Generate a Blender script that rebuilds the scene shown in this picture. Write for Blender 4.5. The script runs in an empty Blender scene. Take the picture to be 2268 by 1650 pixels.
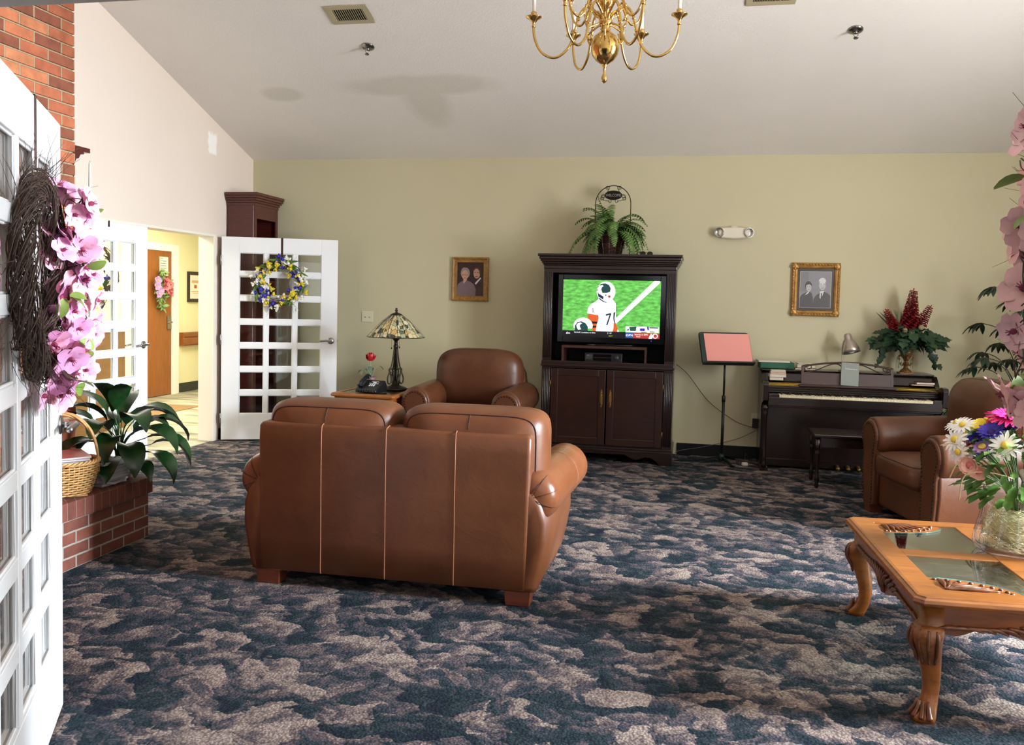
EXPOSURE, WORLD, P_WIN, P_GND, P_HALL, P_FRONT, P_SKY = 0.0, .05, 390, 330, 250, 30, 2700
import bpy, bmesh, math, random
from mathutils import Vector, Matrix, Euler
R = math.radians
S = bpy.context.scene
C = S.collection
random.seed(7)

# ---------------------------------------------------------------- camera
def look_axes(yaw, pitch, roll):
    cy, sy, cp, sp = math.cos(yaw), math.sin(yaw), math.cos(pitch), math.sin(pitch)
    f = Vector((sy*cp, cy*cp, sp)); r = Vector((cy, -sy, 0)); u = r.cross(f)
    cr, sr = math.cos(roll), math.sin(roll)
    return cr*r+sr*u, -sr*r+cr*u, f
cam_data = bpy.data.cameras.new('camera'); cam = bpy.data.objects.new('camera', cam_data); C.objects.link(cam)
cr_, cu_, cf_ = look_axes(R(-11.49019437), R(-3.10982299), R(1.30769153))
M = Matrix((cr_, cu_, -cf_)).transposed().to_4x4(); M.translation = (0, 0, 1.5)
cam.matrix_world = M
cam_data.sensor_fit = 'HORIZONTAL'; cam_data.sensor_width = 36.0
cam_data.lens = 36.0*1942.237/2268
cam_data.shift_x = (1134-1132.03)/2268
cam_data.shift_y = (769.385-825)/2268
cam_data.clip_start = .05
S.camera = cam

# ---------------------------------------------------------------- light, sky, exposure
S.view_settings.view_transform = 'Standard'
S.view_settings.look = 'None'
S.view_settings.gamma = 1
S.view_settings.use_curve_mapping = False
S.view_settings.exposure = EXPOSURE
w = bpy.data.worlds.new('daylight'); S.world = w; w.use_nodes = True
bg = w.node_tree.nodes['Background']; bg.inputs[0].default_value = (.80, .88, 1, 1); bg.inputs[1].default_value = WORLD
def area(name, loc, direction, sx, sy, power, col, spread=180):
    l = bpy.data.lights.new(name, 'AREA'); l.shape = 'RECTANGLE'; l.size = sx; l.size_y = sy; l.energy = power; l.color = col
    l.spread = R(spread)
    o = bpy.data.objects.new(name, l); C.objects.link(o); o.location = loc
    o.rotation_euler = Vector(direction).to_track_quat('-Z', 'Y').to_euler()
    return o
WX0, WX1, WZ0, WZ1 = 3.25, 4.65, .3, 3.0      # window in the right wall: y range, z range
area('daylight_window_sky', (4.62, (WX0+WX1)/2, (WZ0+WZ1)/2), (-1, 0, 0), WX1-WX0, WZ1-WZ0, P_WIN, (.86, .93, 1))
area('daylight_ground_bounce', (5.3, (WX0+WX1)/2+.1, .55), (-1, .05, .75), 2.4, 1.2, P_GND, (1, .90, .81))
area('daylight_high_sky', (6.7, 3.72, 3.0), (-1, -.06, -.33), 1.3, 1.5, P_SKY, (.78, .88, 1))
area('hallway_tube_light', (-6.1, 8.6, 2.55), (0, 0, -1), 1.2, 5.5, P_HALL, (1, .95, .78))
area('front_room_fill', (.6, -1.6, 2.2), (-.25, 1, -.25), 3.0, 1.6, P_FRONT, (.85, .92, 1))  # unseen fill lamp added behind the camera, lifts right wreath and door head

# ---------------------------------------------------------------- materials
def lin(c):
    o = []
    for v in c[:3]:
        v /= 255.0
        o.append(v/12.92 if v <= .04045 else ((v+.055)/1.055)**2.4)
    return (*o, 1)
def new_mat(name):
    m = bpy.data.materials.new(name); m.use_nodes = True
    return m, m.node_tree, m.node_tree.nodes['Principled BSDF']
def coords(nt, stretch=(1, 1, 1), rot=(0, 0, 0)):
    tc = nt.nodes.new('ShaderNodeTexCoord'); mp = nt.nodes.new('ShaderNodeMapping')
    mp.inputs['Scale'].default_value = stretch; mp.inputs['Rotation'].default_value = rot
    nt.links.new(tc.outputs['Object'], mp.inputs[0]); return mp.outputs[0]
def noise(nt, vec, scale, detail=4, rough=.55, dist=0):
    n = nt.nodes.new('ShaderNodeTexNoise'); n.inputs['Scale'].default_value = scale; n.inputs['Detail'].default_value = detail
    n.inputs['Roughness'].default_value = rough; n.inputs['Distortion'].default_value = dist
    nt.links.new(vec, n.inputs['Vector']); return n.outputs['Fac']
def ramp(nt, fac, stops, interp='LINEAR'):
    r = nt.nodes.new('ShaderNodeValToRGB'); e = r.color_ramp.elements; r.color_ramp.interpolation = interp
    while len(e) < len(stops): e.new(.5)
    for el, (p, c) in zip(e, stops): el.position = p; el.color = c
    nt.links.new(fac, r.inputs[0]); return r.outputs[0]
def math_n(nt, op, a, b=None, clamp=False):
    n = nt.nodes.new('ShaderNodeMath'); n.operation = op; n.use_clamp = clamp
    for i, v in enumerate((a, b)):
        if v is None: continue
        if isinstance(v, (int, float)): n.inputs[i].default_value = v
        else: nt.links.new(v, n.inputs[i])
    return n.outputs[0]
def mixc(nt, fac, a, b, mode='MIX'):
    n = nt.nodes.new('ShaderNodeMix'); n.data_type = 'RGBA'; n.blend_type = mode
    for k, v in ((0, fac), (6, a), (7, b)):
        if isinstance(v, (int, float, tuple)): n.inputs[k].default_value = v
        else: nt.links.new(v, n.inputs[k])
    return n.outputs[2]
def bump(nt, b, h, strength, dist=.002):
    n = nt.nodes.new('ShaderNodeBump'); n.inputs['Strength'].default_value = strength; n.inputs['Distance'].default_value = dist
    nt.links.new(h, n.inputs['Height']); nt.links.new(n.outputs[0], b.inputs['Normal'])
def sc(c, k): return (min(1, c[0]*k), min(1, c[1]*k), min(1, c[2]*k), 1)
MATS = {}
def mat(name, col, rough=.5, metal=0, var=0, vs=6, bmp=0, bs=60, spec=.5, coat=0, stretch=(1, 1, 1), detail=4):
    if name in MATS: return MATS[name]
    m, nt, b = new_mat(name); c = lin(col)
    b.inputs['Base Color'].default_value = c; b.inputs['Roughness'].default_value = rough; b.inputs['Metallic'].default_value = metal
    b.inputs['Specular IOR Level'].default_value = spec; b.inputs['Coat Weight'].default_value = coat; b.inputs['Coat Roughness'].default_value = .15
    v = coords(nt, stretch)
    if var:
        f = noise(nt, v, vs, detail); nt.links.new(ramp(nt, f, [(.25, sc(c, 1-var)), (.75, sc(c, 1+var))]), b.inputs['Base Color'])
    if bmp: bump(nt, b, noise(nt, v, bs, 3), bmp)
    MATS[name] = m; return m
def wood(name, dark, light, rough=.35, stretch=(1, 1, 12), scale=4, coat=.3, burn=0):
    if name in MATS: return MATS[name]
    m, nt, b = new_mat(name); v = coords(nt, stretch)
    f = noise(nt, v, scale, 6, .6, 1.2)
    c = ramp(nt, f, [(.25, lin(dark)), (.75, lin(light))])
    if burn:
        g = noise(nt, coords(nt), 3.0, 2); c = mixc(nt, ramp(nt, g, [(.60, (0, 0, 0, 1)), (.8, (burn, burn, burn, 1))]), c, lin((70, 38, 20)))
    nt.links.new(c, b.inputs['Base Color'])
    b.inputs['Roughness'].default_value = rough; b.inputs['Coat Weight'].default_value = coat; b.inputs['Coat Roughness'].default_value = .2
    bump(nt, b, f, .08, .001); MATS[name] = m; return m
def emis(name, col, strength=1, var=0, vs=40):
    if name in MATS: return MATS[name]
    m, nt, b = new_mat(name); c = lin(col)
    b.inputs['Base Color'].default_value = (0.01, .01, .01, 1); b.inputs['Roughness'].default_value = .25
    b.inputs['Emission Color'].default_value = c; b.inputs['Emission Strength'].default_value = strength
    if var:
        f = noise(nt, coords(nt, (1, 1, 2.5)), vs, 5); nt.links.new(ramp(nt, f, [(.3, sc(c, 1-var)), (.7, sc(c, 1+var))]), b.inputs['Emission Color'])
    MATS[name] = m; return m
def glass(name, tint=(1, 1, 1), gloss=1.0, rough=.02):
    if name in MATS: return MATS[name]
    m, nt, b = new_mat(name); nt.nodes.remove(b)
    out = nt.nodes['Material Output']; t = nt.nodes.new('ShaderNodeBsdfTransparent'); g = nt.nodes.new('ShaderNodeBsdfGlossy')
    t.inputs[0].default_value = (*tint, 1); g.inputs['Roughness'].default_value = rough
    lw = nt.nodes.new('ShaderNodeLayerWeight'); lw.inputs[0].default_value = .5
    fr = math_n(nt, 'ADD', .035, math_n(nt, 'MULTIPLY', math_n(nt, 'POWER', lw.outputs['Facing'], 5), .9))
    mx = nt.nodes.new('ShaderNodeMixShader'); nt.links.new(math_n(nt, 'MULTIPLY', fr, gloss, True), mx.inputs[0])
    nt.links.new(t.outputs[0], mx.inputs[1]); nt.links.new(g.outputs[0], mx.inputs[2]); nt.links.new(mx.outputs[0], out.inputs[0])
    MATS[name] = m; return m
def leafmat(name, a, b_, rough=.45, vs=9, transl=.0):
    if name in MATS: return MATS[name]
    m, nt, b = new_mat(name); f = noise(nt, coords(nt), vs, 3)
    nt.links.new(ramp(nt, f, [(.3, lin(a)), (.7, lin(b_))]), b.inputs['Base Color']); b.inputs['Roughness'].default_value = rough
    MATS[name] = m; return m

# ---------------------------------------------------------------- mesh helpers
class MB:
    def __init__(s): s.v = []; s.f = []; s.mi = []; s.sm = []; s.M = Matrix()
    def add(s, vs, fs, mi=0, smooth=False):
        o = len(s.v); s.v += [s.M @ Vector(p) for p in vs]
        for f in fs: s.f.append([i+o for i in f]); s.mi.append(mi); s.sm.append(smooth)
        return s
    def box(s, x0, x1, y0, y1, z0, z1, mi=0):
        return s.add([(x0, y0, z0), (x1, y0, z0), (x1, y1, z0), (x0, y1, z0), (x0, y0, z1), (x1, y0, z1), (x1, y1, z1), (x0, y1, z1)],
                     [(0, 3, 2, 1), (4, 5, 6, 7), (0, 1, 5, 4), (1, 2, 6, 5), (2, 3, 7, 6), (3, 0, 4, 7)], mi)
    def prism(s, poly, a, b, axis='z', mi=0, smooth=False):
        n = len(poly)
        def P(u, v, t): return {'z': (u, v, t), 'y': (u, t, v), 'x': (t, u, v)}[axis]
        vs = [P(u, v, a) for u, v in poly]+[P(u, v, b) for u, v in poly]
        s.add(vs, [list(range(n))[::-1], list(range(n, 2*n))], mi)
        o = len(s.v)-2*n
        for i in range(n): s.f.append([o+i, o+(i+1) % n, o+n+(i+1) % n, o+n+i]); s.mi.append(mi); s.sm.append(smooth)
        return s
    def loft(s, rings, mi=0, smooth=True, cap=True, close=True):
        n = len(rings[0]); vs = [p for r in rings for p in r]; fs = []
        for k in range(len(rings)-1):
            for i in range(n if close else n-1):
                j = (i+1) % n; fs.append((k*n+i, k*n+j, (k+1)*n+j, (k+1)*n+i))
        if cap: fs.append(tuple(range(n))[::-1]); fs.append(tuple(range((len(rings)-1)*n, len(rings)*n)))
        return s.add(vs, fs, mi, smooth)
    def tube(s, path, r, n=8, mi=0, cap=True, closed=False):
        P = [Vector(p) for p in path]; N = len(P); rs = r if isinstance(r, (list, tuple)) else [r]*N
        rings = []; up = None
        for i, p in enumerate(P):
            if closed: t = P[(i+1) % N]-P[i-1]
            else: t = P[min(i+1, N-1)]-P[max(i-1, 0)]
            t = t.normalized() if t.length > 1e-9 else Vector((0, 0, 1))
            if up is None: up = t.orthogonal().normalized()
            else: up = (up-t*up.dot(t)); up = up.normalized() if up.length > 1e-6 else t.orthogonal().normalized()
            b = t.cross(up)
            rings.append([p+(up*math.cos(2*math.pi*k/n)+b*math.sin(2*math.pi*k/n))*rs[i] for k in range(n)])
        if closed: rings.append(rings[0]); cap = False
        return s.loft(rings, mi, True, cap)
    def lathe(s, prof, n=24, c=(0, 0, 0), mi=0, sx=1, sy=1, cap=True):
        return s.loft([[(c[0]+r*sx*math.cos(2*math.pi*k/n), c[1]+r*sy*math.sin(2*math.pi*k/n), c[2]+z) for k in range(n)] for r, z in prof], mi, True, cap)
    def cyl(s, p0, p1, r, n=16, mi=0): return s.tube([p0, p1], r, n, mi)
    def ball(s, c, r, n=12, mi=0, e=(1, 1)):
        rx, ry, rz = r if isinstance(r, (tuple, list)) else (r, r, r)
        def sg(v, p): return math.copysign(abs(v)**p, v)
        m = max(4, n//2+1); rings = []
        for i in range(m+1):
            ph = -math.pi/2+math.pi*i/m; cp, sp = sg(math.cos(ph), e[0]), sg(math.sin(ph), e[0])
            if i in (0, m): cp = 1e-4
            rings.append([(c[0]+rx*cp*sg(math.cos(2*math.pi*k/n), e[1]), c[1]+ry*cp*sg(math.sin(2*math.pi*k/n), e[1]), c[2]+rz*sp) for k in range(n)])
        return s.loft(rings, mi)
    def leaf(s, base, d, nrm, L, W, curl=0, fold=.15, seg=5, mi=0, shape=None, wave=0):
        d = Vector(d).normalized(); nrm = Vector(nrm); nrm = (nrm-d*nrm.dot(d)); nrm = nrm.normalized() if nrm.length > 1e-6 else d.orthogonal().normalized()
        p = Vector(base); rows = []
        ang = curl/seg
        for i in range(seg+1):
            t = i/seg; wd = W*(shape(t) if shape else math.sin(math.pi*min(1, max(0.02, .04+.95*t)))**.8)
            side = d.cross(nrm); wv = wave*math.sin(t*9)
            rows.append([p+side*wd/2+nrm*(wd*fold+wv), p.copy(), p-side*wd/2+nrm*(wd*fold-wv)])
            q = Matrix.Rotation(-ang, 3, side); p = p+d*(L/seg); d = q@d; nrm = q@nrm
        return s.loft(rows, mi, True, False, False)
    def build(s, name, m, parent=None, bevel=0, sub=0, seg=2, smooth=None, loc=None, solid=0):
        me = bpy.data.meshes.new(name); me.from_pydata([tuple(p) for p in s.v], [], s.f)
        ms = m if isinstance(m, (list, tuple)) else [m]
        for q in ms: me.materials.append(q)
        me.polygons.foreach_set('material_index', s.mi)
        me.polygons.foreach_set('use_smooth', [True if smooth else q for q in s.sm] if smooth is not False else [False]*len(s.sm))
        bm = bmesh.new(); bm.from_mesh(me); bmesh.ops.remove_doubles(bm, verts=bm.verts, dist=1e-5)
        if not any(q is None for q in ()) : bmesh.ops.recalc_face_normals(bm, faces=bm.faces)
        bm.to_mesh(me); bm.free(); me.update()
        o = bpy.data.objects.new(name, me); C.objects.link(o)
        if parent: o.parent = parent
        if loc: o.location = loc
        if solid: md = o.modifiers.new('Solidify', 'SOLIDIFY'); md.thickness = solid; md.offset = 0
        if bevel: md = o.modifiers.new('Bevel', 'BEVEL'); md.width = bevel; md.segments = seg; md.limit_method = 'ANGLE'; md.angle_limit = R(40)
        if sub: md = o.modifiers.new('Subdivision', 'SUBSURF'); md.levels = sub; md.render_levels = sub
        return o
def tag(o, label, cat, group=None, kind=None):
    o['label'] = label; o['category'] = cat
    if group: o['group'] = group
    if kind: o['kind'] = kind
    return o
def thing(name, label, cat, loc=(0, 0, 0), rz=0, group=None, kind=None, rot=None):
    o = bpy.data.objects.new(name, None); C.objects.link(o); o.location = loc; o.rotation_euler = rot if rot else (0, 0, rz)
    o.empty_display_size = .1
    return tag(o, label, cat, group, kind)
def text(name, body, size, m, parent, loc, rot, thick=.0006, align='CENTER', parts=None, sx=1):
    cu = bpy.data.curves.new(name, 'FONT'); cu.body = body; cu.size = size; cu.align_x = align; cu.align_y = 'CENTER'; cu.extrude = thick; cu.resolution_u = 3
    t = bpy.data.objects.new(name, cu); C.objects.link(t); dg = bpy.context.evaluated_depsgraph_get()
    me = bpy.data.meshes.new_from_object(t.evaluated_get(dg)); bpy.data.objects.remove(t); bpy.data.curves.remove(cu)
    me.materials.clear(); me.materials.append(m)
    o = bpy.data.objects.new(name, me); C.objects.link(o); o.parent = parent; o.location = loc; o.rotation_euler = rot; o.scale = (sx, 1, 1); return o
def ell(cx, cy, rx, ry, n=20, a0=0, a1=360):
    return [(cx+rx*math.cos(R(a0+(a1-a0)*k/n)), cy+ry*math.sin(R(a0+(a1-a0)*k/n))) for k in range(n if a1-a0 == 360 else n+1)]
def bez(pts, n=8):
    """smooth curve (Catmull-Rom) through points"""
    P = [Vector(p) for p in pts]; out = []
    for i in range(len(P)-1):
        a, b, c, d = P[max(i-1, 0)], P[i], P[i+1], P[min(i+2, len(P)-1)]
        for k in range(n):
            t = k/n; out.append(.5*((2*b)+(c-a)*t+(2*a-5*b+4*c-d)*t*t+(3*b-a-3*c+d)*t**3))
    out.append(P[-1]); return out
def rv(a=1): return Vector((random.uniform(-a, a), random.uniform(-a, a), random.uniform(-a, a)))
# ================================================================ room shell
YB, XL, YN, XR = 8.85, -4.70, 1.66, 4.45
SL = .332; ZB = 2.947; YR = 5.25
def zc(y): return ZB+SL*(YB-y) if y > YR else ZB+SL*(YB-YR)-SL*(YR-y)
def plaster(name, col, var=.03, bmp=.25, bs=120, extra=None):
    m, nt, b = new_mat(name); v = coords(nt); c = lin(col)
    f = noise(nt, v, 1.3, 3); colr = ramp(nt, f, [(.3, sc(c, 1-var)), (.7, sc(c, 1+var))])
    if extra: colr = extra(nt, v, colr)
    nt.links.new(colr, b.inputs['Base Color']); b.inputs['Roughness'].default_value = .75; b.inputs['Specular IOR Level'].default_value = .25
    bump(nt, b, noise(nt, v, bs, 2), bmp, .003); return m
def stains(nt, v, colr):
    sep = nt.nodes.new('ShaderNodeSeparateXYZ'); nt.links.new(v, sep.inputs[0])
    wob = noise(nt, v, 2.2, 4)
    def blob(cx, cy, rx, ry, soft):
        dx = math_n(nt, 'MULTIPLY', math_n(nt, 'SUBTRACT', sep.outputs[0], cx), 1/rx); dy = math_n(nt, 'MULTIPLY', math_n(nt, 'SUBTRACT', sep.outputs[1], cy), 1/ry)
        d = math_n(nt, 'SQRT', math_n(nt, 'ADD', math_n(nt, 'MULTIPLY', dx, dx), math_n(nt, 'MULTIPLY', dy, dy)))
        d = math_n(nt, 'ADD', d, math_n(nt, 'MULTIPLY', math_n(nt, 'SUBTRACT', wob, .5), 1.1))
        return math_n(nt, 'MULTIPLY', math_n(nt, 'SUBTRACT', 1.0+soft, d), 1/soft, True)
    a = blob(-2.38, 7.56, .52, .12, .55); b2 = blob(-2.42, 7.82, .15, .27, .8); c2 = blob(-3.76, 7.64, .15, .09, .5)
    mm = math_n(nt, 'MAXIMUM', math_n(nt, 'MAXIMUM', a, b2), c2)
    return mixc(nt, math_n(nt, 'MULTIPLY', mm, .36), colr, lin((190, 184, 164)))
M_ceil = plaster('ceiling_texture_paint', (236, 230, 222), .02, .9, 60, stains)
M_back = plaster('olive_wall_paint', (200, 193, 160), .02, .12, 160)
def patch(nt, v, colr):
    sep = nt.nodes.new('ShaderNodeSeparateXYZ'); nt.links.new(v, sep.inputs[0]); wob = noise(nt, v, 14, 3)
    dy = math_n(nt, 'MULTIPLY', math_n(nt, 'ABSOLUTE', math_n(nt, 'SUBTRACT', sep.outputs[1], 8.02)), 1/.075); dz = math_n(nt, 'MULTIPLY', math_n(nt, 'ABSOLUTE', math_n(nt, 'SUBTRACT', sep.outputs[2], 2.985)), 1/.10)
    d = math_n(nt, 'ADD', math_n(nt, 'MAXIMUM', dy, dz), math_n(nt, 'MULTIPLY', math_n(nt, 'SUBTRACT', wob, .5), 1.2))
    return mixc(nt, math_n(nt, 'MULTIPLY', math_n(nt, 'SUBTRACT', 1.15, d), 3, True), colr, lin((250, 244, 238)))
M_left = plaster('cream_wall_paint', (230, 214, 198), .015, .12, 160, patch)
M_hall = plaster('pale_yellow_hall_paint', (240, 234, 196), .015, .1, 160)
M_white = mat('white_gloss_paint', (240, 240, 240), .35, var=.015, vs=3)
M_black = mat('black_vinyl_base', (13, 13, 14), .55, var=.1, spec=.3)
M_gray = mat('grey_painted_header', (226, 218, 206), .6)

def carpet():
    m, nt, b = new_mat('patterned_carpet'); v = coords(nt)
    def warp(vec, scale, amp, detail):
        n = nt.nodes.new('ShaderNodeTexNoise'); n.inputs['Scale'].default_value = scale; n.inputs['Detail'].default_value = detail; n.inputs['Roughness'].default_value = .6; nt.links.new(v, n.inputs['Vector'])
        s1 = nt.nodes.new('ShaderNodeVectorMath'); s1.operation = 'SUBTRACT'; s1.inputs[1].default_value = (.5, .5, .5); nt.links.new(n.outputs['Color'], s1.inputs[0])
        s2 = nt.nodes.new('ShaderNodeVectorMath'); s2.operation = 'MULTIPLY_ADD'; s2.inputs[1].default_value = (amp, amp, 0); nt.links.new(s1.outputs[0], s2.inputs[0]); nt.links.new(vec, s2.inputs[2]); return s2.outputs[0]
    wv = warp(warp(v, 2.6, .30, 2), 18, .105, 4)
    mp = nt.nodes.new('ShaderNodeMapping'); mp.inputs['Scale'].default_value = (1, 1.12, 1); nt.links.new(wv, mp.inputs[0])
    def cells(scale, off_, gdir):
        mo = nt.nodes.new('ShaderNodeMapping'); mo.inputs['Location'].default_value = off_; nt.links.new(mp.outputs[0], mo.inputs[0])
        vo = nt.nodes.new('ShaderNodeTexVoronoi'); vo.inputs['Scale'].default_value = scale; nt.links.new(mo.outputs[0], vo.inputs['Vector'])
        sp = nt.nodes.new('ShaderNodeSeparateColor'); nt.links.new(vo.outputs['Color'], sp.inputs[0])
        df = nt.nodes.new('ShaderNodeVectorMath'); df.operation = 'SUBTRACT'; nt.links.new(mo.outputs[0], df.inputs[0]); nt.links.new(vo.outputs['Position'], df.inputs[1])
        dt = nt.nodes.new('ShaderNodeVectorMath'); dt.operation = 'DOT_PRODUCT'; nt.links.new(df.outputs[0], dt.inputs[0]); dt.inputs[1].default_value = gdir
        return sp.outputs[0], dt.outputs['Value']
    r1, g1 = cells(7.4, (0, 0, 0), (.5, .85, 0)); r2, g2 = cells(12.5, (3.1, 1.7, 0), (.6, .7, 0))
    n1 = noise(nt, wv, 12, 5, .62, .2)
    f = math_n(nt, 'ADD', math_n(nt, 'MULTIPLY', r1, .46), math_n(nt, 'MULTIPLY', r2, .24))
    f = math_n(nt, 'ADD', f, math_n(nt, 'ADD', math_n(nt, 'MULTIPLY', g1, 1.7), math_n(nt, 'MULTIPLY', g2, 1.5)))
    f = math_n(nt, 'ADD', f, math_n(nt, 'ADD', .10, math_n(nt, 'MULTIPLY', math_n(nt, 'SUBTRACT', n1, .5), 1.0)))
    col = ramp(nt, f, [(.10, lin((42, 50, 64))), (.24, lin((46, 62, 68))), (.36, lin((66, 74, 84))), (.44, lin((92, 88, 96))), (.53, lin((112, 100, 104))), (.60, lin((146, 130, 126))), (.74, lin((170, 152, 144))), (.92, lin((186, 170, 160)))])
    tuft = nt.nodes.new('ShaderNodeTexVoronoi'); tuft.inputs['Scale'].default_value = 95; nt.links.new(v, tuft.inputs['Vector'])
    fine = noise(nt, v, 150, 2, .6)
    col = mixc(nt, 1.0, col, ramp(nt, fine, [(.3, (.58, .58, .56, 1)), (.7, (.98, .97, .94, 1))]), 'MULTIPLY')
    col = mixc(nt, 1.0, col, ramp(nt, tuft.outputs['Distance'], [(.0, (1.2, 1.2, 1.2, 1)), (.75, (.5, .5, .5, 1))]), 'MULTIPLY')
    nt.links.new(col, b.inputs['Base Color']); b.inputs['Roughness'].default_value = .95; b.inputs['Specular IOR Level'].default_value = .08
    bump(nt, b, tuft.outputs['Distance'], .7, -.004); return m
def hallcarpet():
    m, nt, b = new_mat('hall_carpet_tiles'); v = coords(nt, (1.0, 5, 1))
    f = noise(nt, v, 1.4, 3, .5)
    ch = nt.nodes.new('ShaderNodeTexBrick'); ch.inputs['Scale'].default_value = 1; ch.inputs['Brick Width'].default_value = .5; ch.inputs['Row Height'].default_value = .5
    ch.inputs['Mortar Size'].default_value = 0; ch.inputs['Color1'].default_value = (.85, .85, .85, 1); ch.inputs['Color2'].default_value = (1.1, 1.1, 1.1, 1)
    nt.links.new(coords(nt), ch.inputs['Vector'])
    c = mixc(nt, 1.0, ramp(nt, f, [(.35, lin((112, 112, 98))), (.6, lin((178, 172, 146)))]), ch.outputs[0], 'MULTIPLY')
    nt.links.new(c, b.inputs['Base Color']); b.inputs['Roughness'].default_value = .9; return m
def st(o, label, cat): return tag(o, label, cat, None, 'structure')

st(MB().box(XL, XR, -1.6, YB, -.1, 0).build('floor', carpet()), 'dark blue and mauve leaf patterned carpet covering the lounge floor', 'carpet')
st(MB().box(-7.6, XL-.02, 3.2, 14, -.1, .002).build('floor_hallway', hallcarpet()), 'pale grey carpet tile floor of the hallway beyond the doorway', 'floor')
m = MB(); t = .15
m.prism([(YN-.2, zc(YN)-.0), (YR, zc(YR)), (YB+.2, ZB-.066), (YB+.2, ZB+.1), (YR, zc(YR)+t), (YN-.2, zc(YN)+t)], XL-.2, XR+.2, 'x')
st(m.build('ceiling', M_ceil), 'sloping white textured ceiling with faint water stains', 'ceiling')
st(MB().box(XL-.2, XR+.2, YB, YB+.15, 0, ZB+.05).build('wall_back', M_back), 'long olive beige wall behind the television cabinet and piano', 'wall')
# left wall with the double door opening, y 5.79..8.09
DY0, DY1, DZ = 5.79, 8.09, 2.085
m = MB()
m.prism([(YN-.2, 0), (DY0, 0), (DY0, DZ), (DY1, DZ), (DY1, 0), (YB+.1, 0), (YB+.1, zc(YB)), (YR, zc(YR)), (YN-.2, zc(YN-.2))], XL-.16, XL, 'x')
st(m.build('wall_left', M_left), 'tall cream gable wall above the double doors on the left', 'wall')
m = MB(); fr = .045
m.box(XL-.165, XL+.004, DY1-fr, DY1+.002, 0, DZ); m.box(XL-.165, XL+.004, DY0-.002, DY0+fr, 0, DZ); m.box(XL-.164, XL+.003, DY0+fr, DY1-fr, DZ-.022, DZ+.002)
st(m.build('trim_1', mat('cream_jamb', (240, 232, 216), .4), bevel=.003), 'cream painted jamb of the left doorway', 'door frame')
# right wall with window
m = MB()
m.box(XR, XR+.15, YN-.2, WX0, 0, 3.9); m.box(XR, XR+.15, WX1, YB+.1, 0, 3.9); m.box(XR, XR+.15, WX0, WX1, 0, WZ0); m.box(XR, XR+.15, WX0, WX1, WZ1, 3.9)
m.prism([(YN-.2, 3.85), (YB+.1, 3.85), (YR, zc(YR)+.05)], XR, XR+.15, 'x')
st(m.build('wall_right', M_back), 'olive wall with the window on the right side of the lounge', 'wall')
m = MB()
for a, b, c, d in ((WX0, WX0+.05, WZ0, WZ1), (WX1-.05, WX1, WZ0, WZ1), (WX0, WX1, WZ0, WZ0+.05), (WX0, WX1, WZ1-.05, WZ1), ((WX0+WX1)/2-.03, (WX0+WX1)/2+.03, WZ0, WZ1)):
    m.box(XR+.03, XR+.09, a, b, c, d)
wn = thing('window_1', 'white framed window in the right wall letting daylight in', 'window', kind='structure')
m.build('window_frame', M_white, wn, .004)
MB().box(XR+.055, XR+.06, WX0+.05, WX1-.05, WZ0+.05, WZ1-.05).build('window_panes', glass('window_glass'), wn)
# near wall with cased opening
OX0, OX1, OZ = -1.62, .76, 2.105
m = MB()
m.box(XL, OX0, YN-.14, YN, 0, zc(YN)+.02); m.box(OX1, XR, YN-.14, YN, 0, zc(YN)+.02); m.box(OX0, OX1, YN-.14, YN, OZ+.03, zc(YN)+.02)
st(m.build('wall_front', M_left), 'wall around the opening the view looks through', 'wall')
m = MB(); m.box(OX0, OX1, YN-.159, YN+.011, OZ, OZ+.06)
m.box(OX0-.06, OX0, YN-.16, YN+.012, 0, OZ+.06); m.box(OX1, OX1+.06, YN-.16, YN+.012, 0, OZ+.06)
st(m.build('trim_2', M_gray, bevel=.004), 'grey door head across the top left corner of the view', 'door frame')
st(MB().box(XL, -1.40, YB-.016, YB, 0, .115).box(-.09, XR, YB-.016, YB, 0, .115).build('baseboard_back', M_black, bevel=.004), 'black vinyl baseboard along the olive back wall', 'baseboard')
st(MB().box(XL, XL+.012, DY1+.06, YB, 0, .115).build('baseboard_left', M_black, bevel=.003), 'short black baseboard beside the left doorway', 'baseboard')
# hallway shell
HX = -7.45
st(MB().box(HX-.1, HX, 3.2, 14, 0, 2.75).build('wall_hallway', M_hall), 'pale yellow hallway wall with the brown door', 'wall')
st(MB().box(HX-.1, XL-.16, 14, 14.1, 0, 2.75).box(HX-.1, XL-.16, 3.1, 3.2, 0, 2.75).box(XL-.16, XL-.06, YB+.1, 14, 0, 2.75).build('wall_hallway_ends', M_hall), 'pale yellow end walls of the hallway', 'wall')
st(MB().box(HX-.1, XL-.1, 3.1, 14.1, 2.65, 2.75).build('ceiling_hallway', M_white), 'white ceiling of the hallway', 'ceiling')
st(MB().box(HX, HX+.012, 11.80, 14, 0, .14).build('baseboard_hallway', mat('dark_slate_base', (52, 54, 50), .5), bevel=.003), 'dark grey baseboard along the hallway wall', 'baseboard')
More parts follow.
